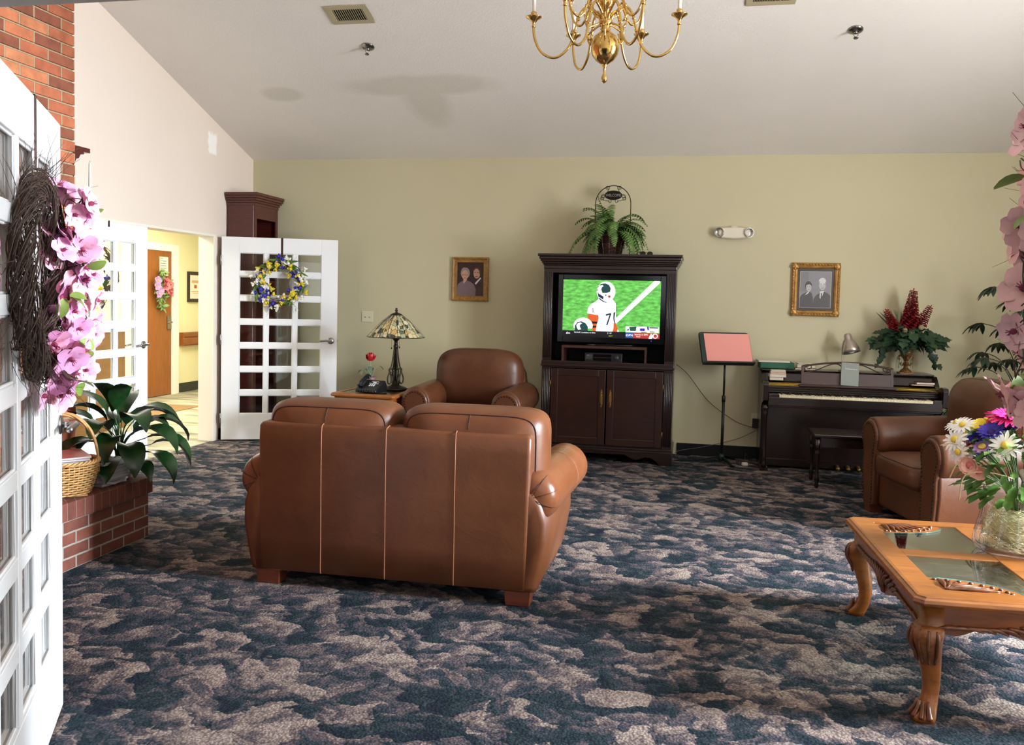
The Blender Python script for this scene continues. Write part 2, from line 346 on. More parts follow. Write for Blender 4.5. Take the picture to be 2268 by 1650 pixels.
# ================================================================ brick fireplace
def brickmat(name, cols, mortar, bw=.213, rh=.0677, ms=.0130, rowlock=False):
    m, nt, b = new_mat(name); tc = nt.nodes.new('ShaderNodeTexCoord'); sep = nt.nodes.new('ShaderNodeSeparateXYZ'); nt.links.new(tc.outputs['Object'], sep.inputs[0])
    u = math_n(nt, 'ADD', sep.outputs[0], sep.outputs[1]); cb = nt.nodes.new('ShaderNodeCombineXYZ'); nt.links.new(u, cb.inputs[0]); nt.links.new(sep.outputs[2], cb.inputs[1])
    wv = nt.nodes.new('ShaderNodeVectorMath'); wv.operation = 'ADD'
    br = nt.nodes.new('ShaderNodeTexBrick'); br.inputs['Scale'].default_value = 1; br.inputs['Brick Width'].default_value = bw; br.inputs['Row Height'].default_value = rh
    br.inputs['Mortar Size'].default_value = ms/2; br.inputs['Mortar Smooth'].default_value = .25; br.inputs['Bias'].default_value = -.2
    br.inputs['Color1'].default_value = (0, 0, 0, 1); br.inputs['Color2'].default_value = (1, 1, 1, 1); br.inputs['Mortar'].default_value = (.5, .5, .5, 1)
    nn = nt.nodes.new('ShaderNodeTexNoise'); nn.inputs['Scale'].default_value = 25; nt.links.new(tc.outputs['Object'], nn.inputs['Vector'])
    sv = nt.nodes.new('ShaderNodeVectorMath'); sv.operation = 'SCALE'; sv.inputs['Scale'].default_value = .004; nt.links.new(nn.outputs['Color'], sv.inputs[0])
    nt.links.new(cb.outputs[0], wv.inputs[0]); nt.links.new(sv.outputs[0], wv.inputs[1]); nt.links.new(wv.outputs[0], br.inputs['Vector'])
    n = len(cols); c = ramp(nt, br.outputs['Color'], [((i+.5)/n, lin(q)) for i, q in enumerate(cols)])
    pt = noise(nt, tc.outputs['Object'], 9, 4, .6); c = mixc(nt, 1, c, ramp(nt, pt, [(.3, (.68, .66, .64, 1)), (.62, (1.1, 1.1, 1.1, 1))]), 'MULTIPLY')
    c = mixc(nt, br.outputs['Fac'], c, lin(mortar)); nt.links.new(c, b.inputs['Base Color']); b.inputs['Roughness'].default_value = .85
    h = math_n(nt, 'SUBTRACT', math_n(nt, 'MULTIPLY', noise(nt, tc.outputs['Object'], 60, 3), .25), br.outputs['Fac'])
    bump(nt, b, h, .9, .006); return m
M_brick = brickmat('orange_red_brick', [(132, 74, 52), (180, 102, 68), (168, 92, 62), (190, 112, 74), (204, 142, 96)], (164, 142, 110))
M_hearth = brickmat('red_hearth_brick', [(108, 58, 44), (132, 74, 56), (122, 66, 50)], (150, 140, 128), .2032, .0677)
M_rowlock = brickmat('rowlock_brick', [(108, 58, 44), (126, 70, 52)], (128, 108, 92), .069, .8, .006)
M_cherry = wood('cherry_mantel_wood', (58, 16, 14), (84, 26, 20), .3, (1, 1, 8), 5, .4)
fp = thing('brick_fireplace', 'tall orange brick fireplace with raised hearth at the left edge', 'fireplace', (-3.57, 4.58, 0))
O = Vector((-3.57, 4.58, 0))
def off(mb, o=O): mb.M = Matrix.Translation(-o); return mb
m = off(MB())
# stepped courses so that the corner shows its recessed joints
z = 0.0; rh = .0677
prof = []
m.box(-4.69, -3.578, YN+.02, 4.572, 0, 3.4)
k = 0
while z < 3.4:
    m.box(-4.69, -3.57, YN+.02, 4.58, z+.0048, z+rh-.0048); z += rh; k += 1
m.build('chimney_breast', M_brick, fp)
m = off(MB()); m.box(-4.69, -3.215, YN+.02, 4.765, 0, .272); m.build('hearth_base', M_hearth, fp)
m = off(MB()); m.box(-4.69, -3.195, YN+.02, 4.785, .272, .37); m.build('hearth_cap', M_rowlock, fp, .006)
m = off(MB()); m.box(-4.66, -3.585, 4.578, 4.592, .37, 2.27); m.build('overmantel_panel', M_cherry, fp)
m = off(MB())
m.prism([(4.58, 2.25), (4.60, 2.25), (4.615, 2.275), (4.635, 2.28), (4.65, 2.305), (4.68, 2.31), (4.68, 2.325), (4.735, 2.325), (4.735, 2.352), (4.58, 2.352)], -4.66, -3.585, 'x'); m.build('crown_molding', M_cherry, fp, .002)
m = off(MB())
m.prism([(4.58, 1.70), (4.60, 1.70), (4.63, 1.73), (4.68, 1.752), (4.84, 1.752), (4.845, 1.77), (4.84, 1.79), (4.58, 1.79)], -4.66, -3.585, 'x'); m.build('mantel_shelf', M_cherry, fp, .003)
# candle on the mantel
cd = thing('candlestick', 'single white taper candle standing on the mantel shelf', 'candle', (-3.612, 4.765, 1.79))
MB().lathe([(.03, 0), (.035, .006), (.012, .02), (.009, .06), (.016, .075), (.012, .10), (.016, .115), (.016, .125), (.009, .125)], 16).build('candle_holder', mat('aged_brass', (150, 112, 60), .35, .9), cd)
c2 = MB().lathe([(.0105, 0), (.009, .18), (.006, .355), (.001, .362)], 12).build('taper', mat('candle_wax', (244, 238, 220), .5), cd); c2.location = (0, 0, .125)
MB().tube([(0, 0, .485), (.001, 0, .497)], .001, 5).build('wick', M_black, cd)

# ================================================================ french doors
M_steel = mat('brushed_steel', (168, 166, 164), .28, 1, var=.05, vs=30)
M_pane = glass('door_glass', (.97, .98, .97), 1.1)
DW, DH = 1.148, 2.07
def french_door(name, label, hinge, ang, face=-1, hs=1.085, hz=1.02):
    d = thing(name, label, 'door', (hinge[0], hinge[1], .012), ang, None, 'structure')
    m = MB(); T = .0225; H = DH-.012
    xs = [(0, .172), (DW-.166, DW)]
    pw = (DW-.172-.166-.09)/3
    for a, b_ in xs: m.box(a, b_, -T, T, 0, H)
    zb, ph, mu = .265, .187, .0545
    m.box(.172, DW-.166, -T, T, 0, zb); zt = zb+7*ph+6*mu; m.box(.172, DW-.166, -T, T, zt, H)
    for i in (1, 2): x = .172+i*pw+(i-1)*.045; m.box(x, x+.045, -T+.002, T-.002, zb, zt)
    for i in range(1, 7): z = zb+i*ph+(i-1)*mu; m.box(.172, DW-.166, -T+.003, T-.003, z, z+mu)
    # glazing beads round every pane
    for i in range(3):
        for j in range(7):
            x0 = .172+i*(pw+.045); z0 = zb+j*(ph+mu); x1 = x0+pw; z1 = z0+ph; q = .007
            for s in (-1, 1):
                y0, y1 = sorted((s*.004, s*.013))
                m.box(x0, x0+q, y0, y1, z0, z1); m.box(x1-q, x1, y0, y1, z0, z1); m.box(x0+q, x1-q, y0, y1, z0, z0+q); m.box(x0+q, x1-q, y0, y1, z1-q, z1)
    m.build('door_leaf', M_white, d, .002, seg=1)
    m = MB()
    for i in range(3):
        for j in range(7):
            x0 = .172+i*(pw+.045)+.001; z0 = zb+j*(ph+mu)+.001; m.box(x0, x0+pw-.002, -.0015, .0015, z0, z0+ph-.002)
    m.build('glass_panes', M_pane, d)
    for s in (-1, 1):
        m = MB(); m.tube([(hs, s*T, hz), (hs, s*(T+.006), hz), (hs, s*(T+.012), hz)], [.034, .034, .026], 24)
        m.tube([(hs, s*T, hz), (hs, s*(T+.05), hz)], .011, 12)
        L = bez([(hs+.005, s*(T+.05), hz), (hs-.04, s*(T+.053), hz+.002), (hs-.115, s*(T+.048), hz-.004)], 5); m.tube(L, [.0125, .013]+[.011]*(len(L)-3)+[.009], 10)
        m.build('door_handle', M_steel, d)
    m = MB(); m.box(DW-.002, DW+.0015, -.0125, .0125, hz-.10, hz+.10).box(DW, DW+.008, -.006, .006, hz-.012, hz+.012); m.build('latch_plate', M_steel, d)
    for z in (.22, 1.02, 1.82):
        m = MB(); m.cyl((-.004, face*(T+.004), z-.05), (-.004, face*(T+.004), z+.05), .006, 10).box(-.003, 0, -T, T, z-.05, z+.05); m.build('hinge', M_steel, d)
    return d
def lw(d, x, y, z):   # leaf-local to world
    a = d.rotation_euler.z; return Vector((d.location.x+x*math.cos(a)-y*math.sin(a), d.location.y+x*math.sin(a)+y*math.cos(a), z))
d1 = french_door('door_1', 'near white glazed door with the pink blossom twig wreath, left edge', (-1.60, 1.70), R(120.46))
d2 = french_door('door_2', 'white glazed door at the far right edge, only its corner showing', (.742, 1.70), R(74.6), 1)
d3 = french_door('door_3', 'closed white glazed door leaf between the fireplace and the open doorway', (-4.7225, 5.81), R(90))
d4 = french_door('door_4', 'open white glazed door with the yellow and blue tulip wreath', (-4.645, 8.11), math.atan2(.45, 1.06))

def hanger(d, x, side, label, zend):
    T = .0225; h = thing('wreath_hanger', label, 'hook', lw(d, x, 0, DH+.002), d.rotation_euler.z)
    m = MB(); s = side
    m.box(x*0-.010, .010, -T-.003, T+.003, 0, .0025); a, b_ = sorted((s*(T+.001), s*(T+.0035))); m.box(-.010, .010, a, b_, zend-DH, .0025)
    a, b_ = sorted((-s*(T+.001), -s*(T+.0035))); m.box(-.010, .010, a, b_, -.05, .0025)
    a, b_ = sorted((s*(T+.001), s*(T+.03))); m.box(-.010, .010, a, b_, zend-DH, zend-DH+.003); m.box(-.010, .010, s*(T+.03)-.0015, s*(T+.03)+.0015, zend-DH, zend-DH+.02)
    m.build('strap', mat('bronze_strap', (70, 44, 34), .45, .6), h, .0008, seg=1); return h

# ---------------------------------------------------------------- wreaths
M_twig = mat('dark_twig', (82, 64, 54), .8, var=.3, vs=30)
M_twig2 = mat('brown_twig', (110, 76, 56), .8, var=.3, vs=30)
L_green = leafmat('bright_leaf', (96, 124, 48), (150, 176, 84), .5)
L_tulip = leafmat('tulip_leaf', (48, 88, 28), (104, 138, 52), .5)
def twig_ring(rr, tr, n, wild, seg=26, rad=.0022, squash=.6):
    m = MB()
    for i in range(n):
        a0 = random.uniform(0, 2*math.pi); ln = random.uniform(1.2, 3.6); p = []; ph = random.uniform(0, 6.28); q = random.uniform(.3, 1)*tr
        k = random.uniform(4, 9)
        for j in range(seg):
            t = j/(seg-1); a = a0+ln*t; r = rr+q*math.cos(ph+k*t); y = q*squash*math.sin(ph+k*t)
            p.append((r*math.cos(a), y, r*math.sin(a)))
        m.tube(p, rad*random.uniform(.6, 1.6), 4)
    for i in range(wild):
        a = random.uniform(0, 2*math.pi); r = rr+random.uniform(-.3, .9)*tr; d = Vector((math.cos(a+random.uniform(-.9, 1.2)), random.uniform(-.9, .3), math.sin(a+random.uniform(-.9, 1.2))))
        b0 = Vector((r*math.cos(a), random.uniform(-1, 1)*tr*squash, r*math.sin(a))); L = random.uniform(.04, .13)
        m.tube(bez([b0, b0+d*L*.5+rv(.012), b0+d*L+rv(.02)], 3), [rad*.8, rad*.7, rad*.6, rad*.5, rad*.4, rad*.35, rad*.3][:7], 3)
    return m
def tulip_mesh(name, m_):
    mb = MB()
    mb.lathe([(.002, 0), (.010, .004), (.0125, .013), (.011, .024), (.006, .031), (.001, .034)], 8)
    for k in range(3):
        a = k*2.094; mb.leaf((.004*math.cos(a), .004*math.sin(a), .002), (math.cos(a)*.5, math.sin(a)*.5, 1), (-math.cos(a), -math.sin(a), .5), .036, .022, .5, .2, 3)
    return mb.build(name, m_, None)
def blossom_mesh(name, mp, mc, L=.043, W=.044, cup=.42, n=5):
    mb = MB()
    for k in range(n):
        a = k*2*math.pi/n+.2; d = Vector((math.cos(a), math.sin(a), cup)); 
        mb.leaf((.004*math.cos(a), .004*math.sin(a), 0), d, (-math.cos(a)*cup, -math.sin(a)*cup, 1), L*random.uniform(.85, 1.1), W, .45, .12, 5, 0, lambda t: max(.12, math.sin(math.pi*(.10+.80*t))**.55), .002)
    mb.ball((0, 0, .008), (.007, .007, .008), 8, 1)
    for k in range(6): a = k; mb.tube([(0, 0, .01), (.006*math.cos(a), .006*math.sin(a), .022)], .0009, 4, 1)
    return mb.build(name, [mp, mc], None)
def clones(src_list, parent, name, placements):
    """placements: (index, location, direction, scale, spin)"""
    used = {}
    for i, loc, d, s, sp in placements:
        src = src_list[i]
        o = src if i not in used else src.copy()
        if i in used: C.objects.link(o)
        used[i] = 1; o.name = name; o.parent = parent; o.location = loc
        q = Vector(d).to_track_quat('Z', 'Y'); o.rotation_mode = 'QUATERNION'; o.rotation_quaternion = q @ Euler((0, 0, sp)).to_quaternion(); o.scale = (s, s, s)
    for i, s in enumerate(src_list):
        if i not in used: bpy.data.objects.remove(s)

# tulip wreath on door_4
def tulip_wreath(label, loc, rz, counts=(42, 32, 25), seed=3):
    random.seed(seed)
    w_ = thing('tulip_wreath', label, 'wreath', loc, rz)
    twig_ring(.195, .05, 46, 60, rad=.0018).build('twig_ring', M_twig2, w_)
    m = MB()
    for i in range(46):
        a = random.uniform(0, 6.283); r = .195+random.uniform(-.05, .05); t = Vector((-math.sin(a), 0, math.cos(a)))*random.choice((-1, 1)); o_ = Vector((math.cos(a), 0, math.sin(a)))
        m.leaf((r*math.cos(a), -.03, r*math.sin(a)), t+o_*random.uniform(-.4, .5)+Vector((0, -.25, 0)), (0, -1, 0), random.uniform(.09, .16), .026, random.uniform(-.3, .8), .2, 5)
    m.build('leaves', L_tulip, w_)
    src = [tulip_mesh('tulip', mat('tulip_white', (238, 236, 220), .6, var=.06, vs=40)), tulip_mesh('tulip', mat('tulip_yellow', (226, 204, 60), .6, var=.08, vs=40)), tulip_mesh('tulip', mat('tulip_blue', (62, 58, 172), .6, var=.15, vs=40))]
    pl = []
    for i, n in enumerate(counts):
        for k in range(n):
            a = random.uniform(0, 6.283); q = random.gauss(0, .042); r = .197+q
            if i == 0: r += .02
            d = Vector((math.cos(a)*q*12, -1, math.sin(a)*q*12))+rv(.6)
            pl.append((i, (r*math.cos(a), -.055+abs(q)*.4+random.uniform(-.015, .01), r*math.sin(a)), d, random.uniform(.95, 1.4)*(1.12 if i else .95), random.uniform(0, 6)))
    clones(src, w_, 'tulip', pl); return w_
tulip_wreath('round wreath of yellow, white and blue tulips on the open white door', lw(d4, .572, -.065, 1.612), d4.rotation_euler.z)
hanger(d4, .59, -1, 'dark metal over-door hanger holding the tulip wreath', 1.845)
# wreath on the hall side of the closed leaf, seen through its panes
w3 = tulip_wreath('tulip and twig wreath seen through the closed glazed leaf', lw(d3, .62, .065, 1.63), d3.rotation_euler.z+math.pi, (16, 18, 10), 5)
hanger(d3, .62, 1, 'small metal hook over the top of the closed glazed leaf', 1.845)

# pink blossom wreaths on the two near doors
def pink_wreath(label, loc, rz, side, arc, nb, seed, mats_, dep=(.05, .15), ld=(0, .05), nl=34, fx=-.55):
    random.seed(seed)
    w_ = thing('blossom_wreath', label, 'wreath', loc, rz)
    tw = twig_ring(.25, .066, 210, 340, rad=.0015, squash=.6)
    m = MB(); lf = []
    for i in range(nl):
        a = R(random.uniform(*arc)); r = .255+random.uniform(-.05, .08); o_ = Vector((side*math.cos(a), 0, math.sin(a)))
        b0 = Vector((side*r*math.cos(a), -random.uniform(*ld), r*math.sin(a))); d = o_*random.uniform(-.2, .6)+Vector((0, -random.uniform(0, .45), 0))+rv(.6)
        m.leaf(b0, d, rv(1)+Vector((0, -1.2, .3)), random.uniform(.045, .07), random.uniform(.034, .046), .5, .12, 5, 0, lambda t: max(.05, math.sin(math.pi*min(.97, .06+.9*t))**.7))
    m.build('leaves', L_green, w_)
    m = tw
    for i in range(26):
        a = R(random.uniform(*arc)); a2 = a+random.uniform(-.3, .3); p0 = Vector((side*.26*math.cos(a), -.04, .26*math.sin(a))); p1 = Vector((side*.30*math.cos(a2), -.09, .30*math.sin(a2)))
        m.tube(bez([p0, (p0+p1)/2+rv(.03), p1], 4), .0016, 4)
    m.build('twig_ring', M_twig, w_)
    src = [blossom_mesh('blossom', p, mat('blossom_center', (150, 60, 90), .7)) for p in mats_]
    pl = []
    for k in range(nb):
        a = R(arc[0]+(arc[1]-arc[0])*(k+random.random())/nb); r = .255+random.gauss(.03, .05)
        d = Vector((fx, -1.0, math.sin(a)*.35-.05))+rv(.7)
        pl.append((random.randrange(len(src)), (side*r*math.cos(a), -random.uniform(dep[0], dep[1]), r*math.sin(a)), d, random.uniform(.8, 1.2), random.uniform(0, 6)))
    clones(src, w_, 'blossom', pl); return w_
P1 = mat('petal_pink', (248, 182, 212), .55, var=.10, vs=25); P2 = mat('petal_orchid', (240, 170, 216), .55, var=.12, vs=25); P3 = mat('petal_rose', (248, 182, 200), .55, var=.1, vs=25)
P4 = mat('petal_blush', (255, 196, 190), .55, var=.10, vs=25); P5 = mat('petal_pale', (255, 206, 208), .55, var=.1, vs=25)
pink_wreath('brown twig wreath with magenta pink blossoms on the near left door', lw(d1, .585, -.05, 1.535), d1.rotation_euler.z, 1, (-92, 58), 82, 11, (P1, P2, P3), (-.01, .11), (.02, .10))
hanger(d1, .676, -1, 'tall brown over-door strap at the top of the near left door', 1.85)
d2w = lw(d2, .50, .06, 1.55)
pink_wreath('salmon pink blossom wreath poking in at the right edge of the view', d2w, d2.rotation_euler.z+math.pi, 1, (-78, 95), 28, 23, (P4, P5), (.02, .10), (.02, .08), 16, .55)
hanger(d2, .50, 1, 'over-door strap holding the wreath at the right edge', 1.83)

# ================================================================ things on the hearth
# wicker basket
bk = thing('wicker_basket', 'honey coloured wicker basket with a tall handle on the hearth', 'basket', (-3.378, 4.21, .37), R(-51))
def ring_pts(z, rx, ry, n, amp=0, ph=0, k=22):
    return [((rx+amp*math.cos(k*2*math.pi*i/n+ph))*math.cos(2*math.pi*i/n), (ry+amp*math.cos(k*2*math.pi*i/n+ph))*math.sin(2*math.pi*i/n), z) for i in range(n)]
M_wick = mat('wicker', (196, 152, 92), .55, var=.25, vs=25, bmp=.2)
random.seed(5)
m = MB(); rows = 13
for j in range(rows):
    t = j/(rows-1); s_ = .80+.20*math.sin(t*1.5); m.tube(ring_pts(.012+.165*t, .165*s_, .185*s_, 132, .0045, math.pi*j), .0058, 5, closed=True)
for i in range(44):
    a = 2*math.pi*(i+.5)/44; m.tube([(.165*(.80+.2*math.sin(t*1.5))*math.cos(a), .185*(.80+.2*math.sin(t*1.5))*math.sin(a), .01+.172*t) for t in (0, .25, .5, .75, 1)], .0035, 5)
m.box(-.11, .11, -.13, .13, .002, .01); m.build('woven_body', M_wick, bk)
m = MB()
for k in range(3): m.tube([((.167+.008*math.cos(14*2*math.pi*i/120+k*2.09))*math.cos(2*math.pi*i/120), (.188+.008*math.cos(14*2*math.pi*i/120+k*2.09))*math.sin(2*math.pi*i/120), .185+.008*math.sin(14*2*math.pi*i/120+k*2.09)) for i in range(120)], .0062, 6, closed=True)
m.build('braided_rim', M_wick, bk)
m = MB()
for k in range(4):
    m.tube([(.010*math.cos(k*1.57+t*9)*1.0, .188*math.cos(math.pi*t), .12+.325*math.sin(math.pi*t)**.75+.008*math.sin(k*1.57+t*9)) for t in [i/30 for i in range(31)]], .0068, 6)
m.build('handle', M_wick, bk)
# magazines: in the basket and piled beside it
PAGES = mat('magazine_paper', (206, 204, 208), .6, var=.08, vs=60, stretch=(1, 1, 30))
covers = [((196, 196, 204),), ((120, 104, 96),), ((170, 60, 60),), ((214, 210, 200),), ((90, 110, 140),), ((186, 176, 160),), ((110, 70, 150),)]
def magazine(label, loc, rz, size, thick, col, tilt=(0, 0), grp=None):
    g = thing('magazine', label, 'magazine', loc, 0, grp, rot=(tilt[0], tilt[1], rz))
    L, W = size; n = 6; m = MB()
    m.box(-L/2, L/2, -W/2, W/2, .0006, thick-.0006).build('pages', PAGES, g)
    mc = mat('magazine_cover_%d_%d_%d' % col, col, .3, var=.12, vs=14); m = MB()
    m.box(-L/2-.001, L/2+.001, -W/2-.001, W/2+.001, thick-.0006, thick).box(-L/2-.001, L/2+.001, -W/2-.001, W/2+.001, 0, .0006).box(-L/2-.0015, -L/2, -W/2-.001, W/2+.001, 0, thick); m.build('cover', mc, g)
    return g
random.seed(21); z = .37
lab = ['bottom magazine of the pile between basket and lily', 'pale grey magazine just above the bottom of the hearth pile', 'thick white magazine low in the hearth pile', 'bluish magazine in the lower middle of the hearth pile', 'white magazine in the middle of the hearth pile',
       'pale magazine in the upper middle of the hearth pile', 'grey magazine third from the top of the hearth pile', 'red magazine second from the top of the hearth pile', 'top magazine of the pile between basket and lily']
cl = [(206, 206, 212), (188, 190, 200), (214, 212, 210), (150, 164, 190), (208, 206, 204), (196, 196, 200), (168, 166, 170), (180, 64, 58), (200, 190, 186)]
for i, lb in enumerate(lab):
    th = random.choice((.013, .016, .02)); magazine(lb, (-3.40+random.uniform(-.02, .02), 4.535+random.uniform(-.02, .015), z), R(random.uniform(-12, 14)), (.27, .20), th, cl[i], grp='magazines piled on the hearth'); z += th
zz = .545
for i, (lb, c_) in enumerate([('purple edged magazine under the others in the basket', (104, 70, 160)), ('dark grey magazine in the middle of the basket', (96, 92, 92)), ('cream magazine near the top of the basket', (190, 176, 158)), ('red and white magazine lying on top in the basket', (176, 96, 90))]):
    magazine(lb, (-3.385, 4.21, zz), R(36+6*i), (.27, .20), .010, c_, (R(4), 0), 'magazines in the wicker basket'); zz += .0115
# peace lily
pl = thing('peace_lily', 'dark green peace lily in a foil wrapped pot on the hearth', 'potted plant', (-3.36, 4.70, .37))
MB().lathe([(.052, 0), (.070, .105), (.073, .105), (.073, .118), (.064, .118), (.062, .105), (.001, .100)], 24).build('pot', mat('green_nursery_pot', (60, 66, 60), .5), pl)
m = MB(); n = 40; rg = []
for j, (r, z) in enumerate([(.058, 0), (.066, .03), (.080, .07), (.10, .10), (.125, .085)]):
    rg.append([((r+random.uniform(-.005, .005)*j)*math.cos(2*math.pi*i/n)*(1+.10*j/4*math.cos(i*2.5)), (r)*math.sin(2*math.pi*i/n)*(1+.10*j/4*math.cos(i*2.5)), z+(.014*j/4*math.sin(i*2.5))) for i in range(n)])
m.loft(rg, 0, False, False).build('foil_wrap', mat('white_lilac_foil', (214, 212, 232), .25, .2), pl, smooth=False)
MB().lathe([(.066, .098), (.03, .104), (.001, .104)], 20).build('soil', mat('potting_soil', (40, 30, 24), .95, bmp=.6), pl)
ml = MB(); ms = MB()
LS = lambda t: max(.03, math.sin(math.pi*min(.985, .03+.955*t**.85))**.9)
def lily(px_, py_, pz_, tipdir, L, W, curl, nrm=(0, 0, 1)):
    W *= 1.35; L *= 1.06
    b0 = Vector((random.uniform(-.03, .03), random.uniform(-.03, .03), .10)); p = Vector((px_, py_, pz_)); q = Vector((px_*.35, py_*.35, .10+(pz_-.10)*.7))
    ms.tube(bez([b0, q, p], 5), [.0045]*6+[.003]*5, 6); ml.leaf(p, tipdir, nrm, L, W, curl, .18, 9, 0, LS, .006)
for a in [(-.04, -.02, .40, (.0, -.15, .8), .30, .09, 1.5), (-.10, .02, .38, (-.5, -.2, .9), .30, .10, 1.4), (.06, 0, .36, (.7, .3, .7), .34, .115, 2.0), (.12, -.04, .28, (.9, .0, .45), .34, .12, 1.9),
          (.14, .05, .24, (1, .4, .25), .36, .115, 2.0), (.10, -.10, .22, (.7, -.6, .2), .30, .11, 1.9), (-.10, -.06, .28, (-.8, -.3, .6), .32, .11, 1.7), (-.12, .04, .20, (-.9, .2, .3), .30, .10, 1.6), (-.06, -.12, .22, (-.4, -.9, .4), .30, .11, 1.8),
          (.03, .10, .34, (.3, .8, .6), .30, .10, 1.7), (.16, .00, .16, (1, -.1, .1), .30, .095, 1.8), (.09, .10, .30, (.8, .6, .7), .32, .11, 2.2), (-.02, -.08, .30, (.2, -.8, .8), .28, .10, 1.9), (.05, -.12, .15, (.4, -1, .0), .24, .09, 1.2),
          (-.08, .08, .30, (-.5, .7, .8), .28, .10, 1.7), (.0, .02, .36, (-.15, .5, .9), .30, .09, 1.3), (.07, .04, .28, (.6, .1, .9), .26, .09, 2.2), (.17, .06, .20, (1, .55, .5), .30, .10, 2.4), (.15, -.06, .12, (.9, -.5, .0), .20, .07, 1.2), (-.02, -.10, .36, (-.3, -.5, .8), .30, .10, 1.6), (.10, -.08, .34, (.6, -.4, .8), .32, .11, 2.0), (-.12, -.08, .34, (-.7, -.4, .7), .30, .10, 1.9), (.02, -.06, .42, (.3, -.2, 1), .30, .10, 1.5), (.06, -.12, .26, (.3, -.9, .4), .28, .10, 2.0)]:
    lily(*a)
ml.build('leaves', leafmat('peace_lily_leaf', (14, 40, 16), (30, 66, 28), .28, 14), pl); ms.build('stalks', leafmat('lily_stalk', (26, 56, 24), (44, 84, 36), .5), pl)
# ================================================================ leather upholstery
def leather(name, a, b_, rough=.36, wear=0):
    m, nt, b = new_mat(name); v = coords(nt); f = noise(nt, v, 2.4, 5, .62); c = ramp(nt, f, [(.32, lin(a)), (.68, lin(b_))])
    if wear:
        g = noise(nt, v, 26, 4, .7); c = mixc(nt, ramp(nt, g, [(.72, (0, 0, 0, 1)), (.77, (wear, wear, wear, 1))]), c, lin((196, 150, 112)))
    nt.links.new(c, b.inputs['Base Color']); b.inputs['Roughness'].default_value = rough; b.inputs['Specular IOR Level'].default_value = .45
    n1 = noise(nt, v, 7, 5, .6, .6); n2 = noise(nt, v, 160, 2)
    bump(nt, b, math_n(nt, 'ADD', math_n(nt, 'MULTIPLY', n1, 1.0), math_n(nt, 'MULTIPLY', n2, .05)), .2, .012); return m
M_lea = leather('brown_leather', (90, 50, 27), (116, 68, 38), .42)
M_lea2 = leather('brown_leather_arm', (102, 58, 34), (130, 78, 48), .28, .5)
M_lea3 = leather('dark_brown_leather', (76, 42, 24), (100, 58, 34), .38)
M_pip = mat('dark_seam', (58, 30, 22), .6); M_pipl = mat('pale_seam_welt', (140, 90, 60), .6)
M_foot = wood('cherry_block_foot', (84, 40, 24), (120, 60, 34), .4, (1, 1, 6), 6)
M_nail = mat('antique_nailhead', (58, 40, 28), .35, .8)
def cushion(mb, c, r, e1=.4, e2=.35, n=44, axis='y', mi=0, bulge=0):
    """superellipsoid with its flat axis along the given axis; returns seam ring function"""
    def sg(v, p): return math.copysign(abs(v)**p, v)
    def pt(ph, th):
        cp, sp = sg(math.cos(ph), e1), sg(math.sin(ph), e1); u, v = cp*sg(math.cos(th), e2), cp*sg(math.sin(th), e2)
        k = 1+bulge*(1-abs(sp))
        if axis == 'y': return (c[0]+r[0]*u*k, c[1]+r[1]*sp, c[2]+r[2]*v*k)
        return (c[0]+r[0]*u*k, c[1]+r[1]*v*k, c[2]+r[2]*sp)
    mm = n//2; mb.loft([[pt(-math.pi/2+1e-3+(math.pi-2e-3)*i/mm, 2*math.pi*k/n) for k in range(n)] for i in range(mm+1)], mi)
    return lambda ph: [pt(ph, 2*math.pi*k/(n*2)) for k in range(n*2)]

# ---- loveseat seen from behind
ls = thing('loveseat', 'brown leather loveseat seen from behind in the middle of the room', 'loveseat', (-1.445, 4.14, 0))
m = MB(); n = 8
# outer back: slightly tapering padded slab with rounded edges
rg = []
for z, hw, y0, y1 in [(.075, .69, .012, .15), (.08, .706, .002, .16), (.25, .708, -.002, .17), (.5, .710, -.006, .175), (.75, .714, -.006, .18), (.825, .714, .0, .175), (.842, .706, .012, .165), (.846, .69, .03, .15)]:
    r = .022; pts = []
    for cx, cy, a0 in ((hw-r, y1-r, 0), (-hw+r, y1-r, 90), (-hw+r, y0+r, 180), (hw-r, y0+r, 270)):
        for k in range(5): a = R(a0+90*k/4); pts.append((cx+r*math.cos(a), cy+r*math.sin(a), z))
    rg.append(pts)
m.loft(rg); m.build('back_panel', M_lea, ls)
for x in (-.366, -.022, .337):
    pts = [(x*1.0, .006, .078), (x, -.0025, .10), (x, -.003, .25), (x, -.007, .5), (x, -.007, .75), (x, -.003, .825), (x, .010, .844), (x, .05, .851)]
    MB().tube(bez(pts, 4), .0031, 6).build('welt', M_pipl, ls)
for x0, x1 in ((-.715, -.008), (.012, .772)):
    m = MB(); cx, hw = (x0+x1)/2, (x1-x0)/2
    seam = cushion(m, (cx, .215, .705), (hw, .205, .250), .62, .30); o = m.build('back_cushion', M_lea2 if 0 else M_lea, ls)
    for ph in (-.62, .62): MB().tube(seam(ph), .0036, 5, closed=True).build('piping', M_pip, o)
    MB().tube([(cx+.0, .215+.205*math.copysign(abs(math.sin(p))**.62, math.sin(p)), .705+.251*abs(math.cos(p))**.62) for p in [(-.62+i*-.07) for i in range(8)]], .002, 4).build('stitching', M_pip, o)
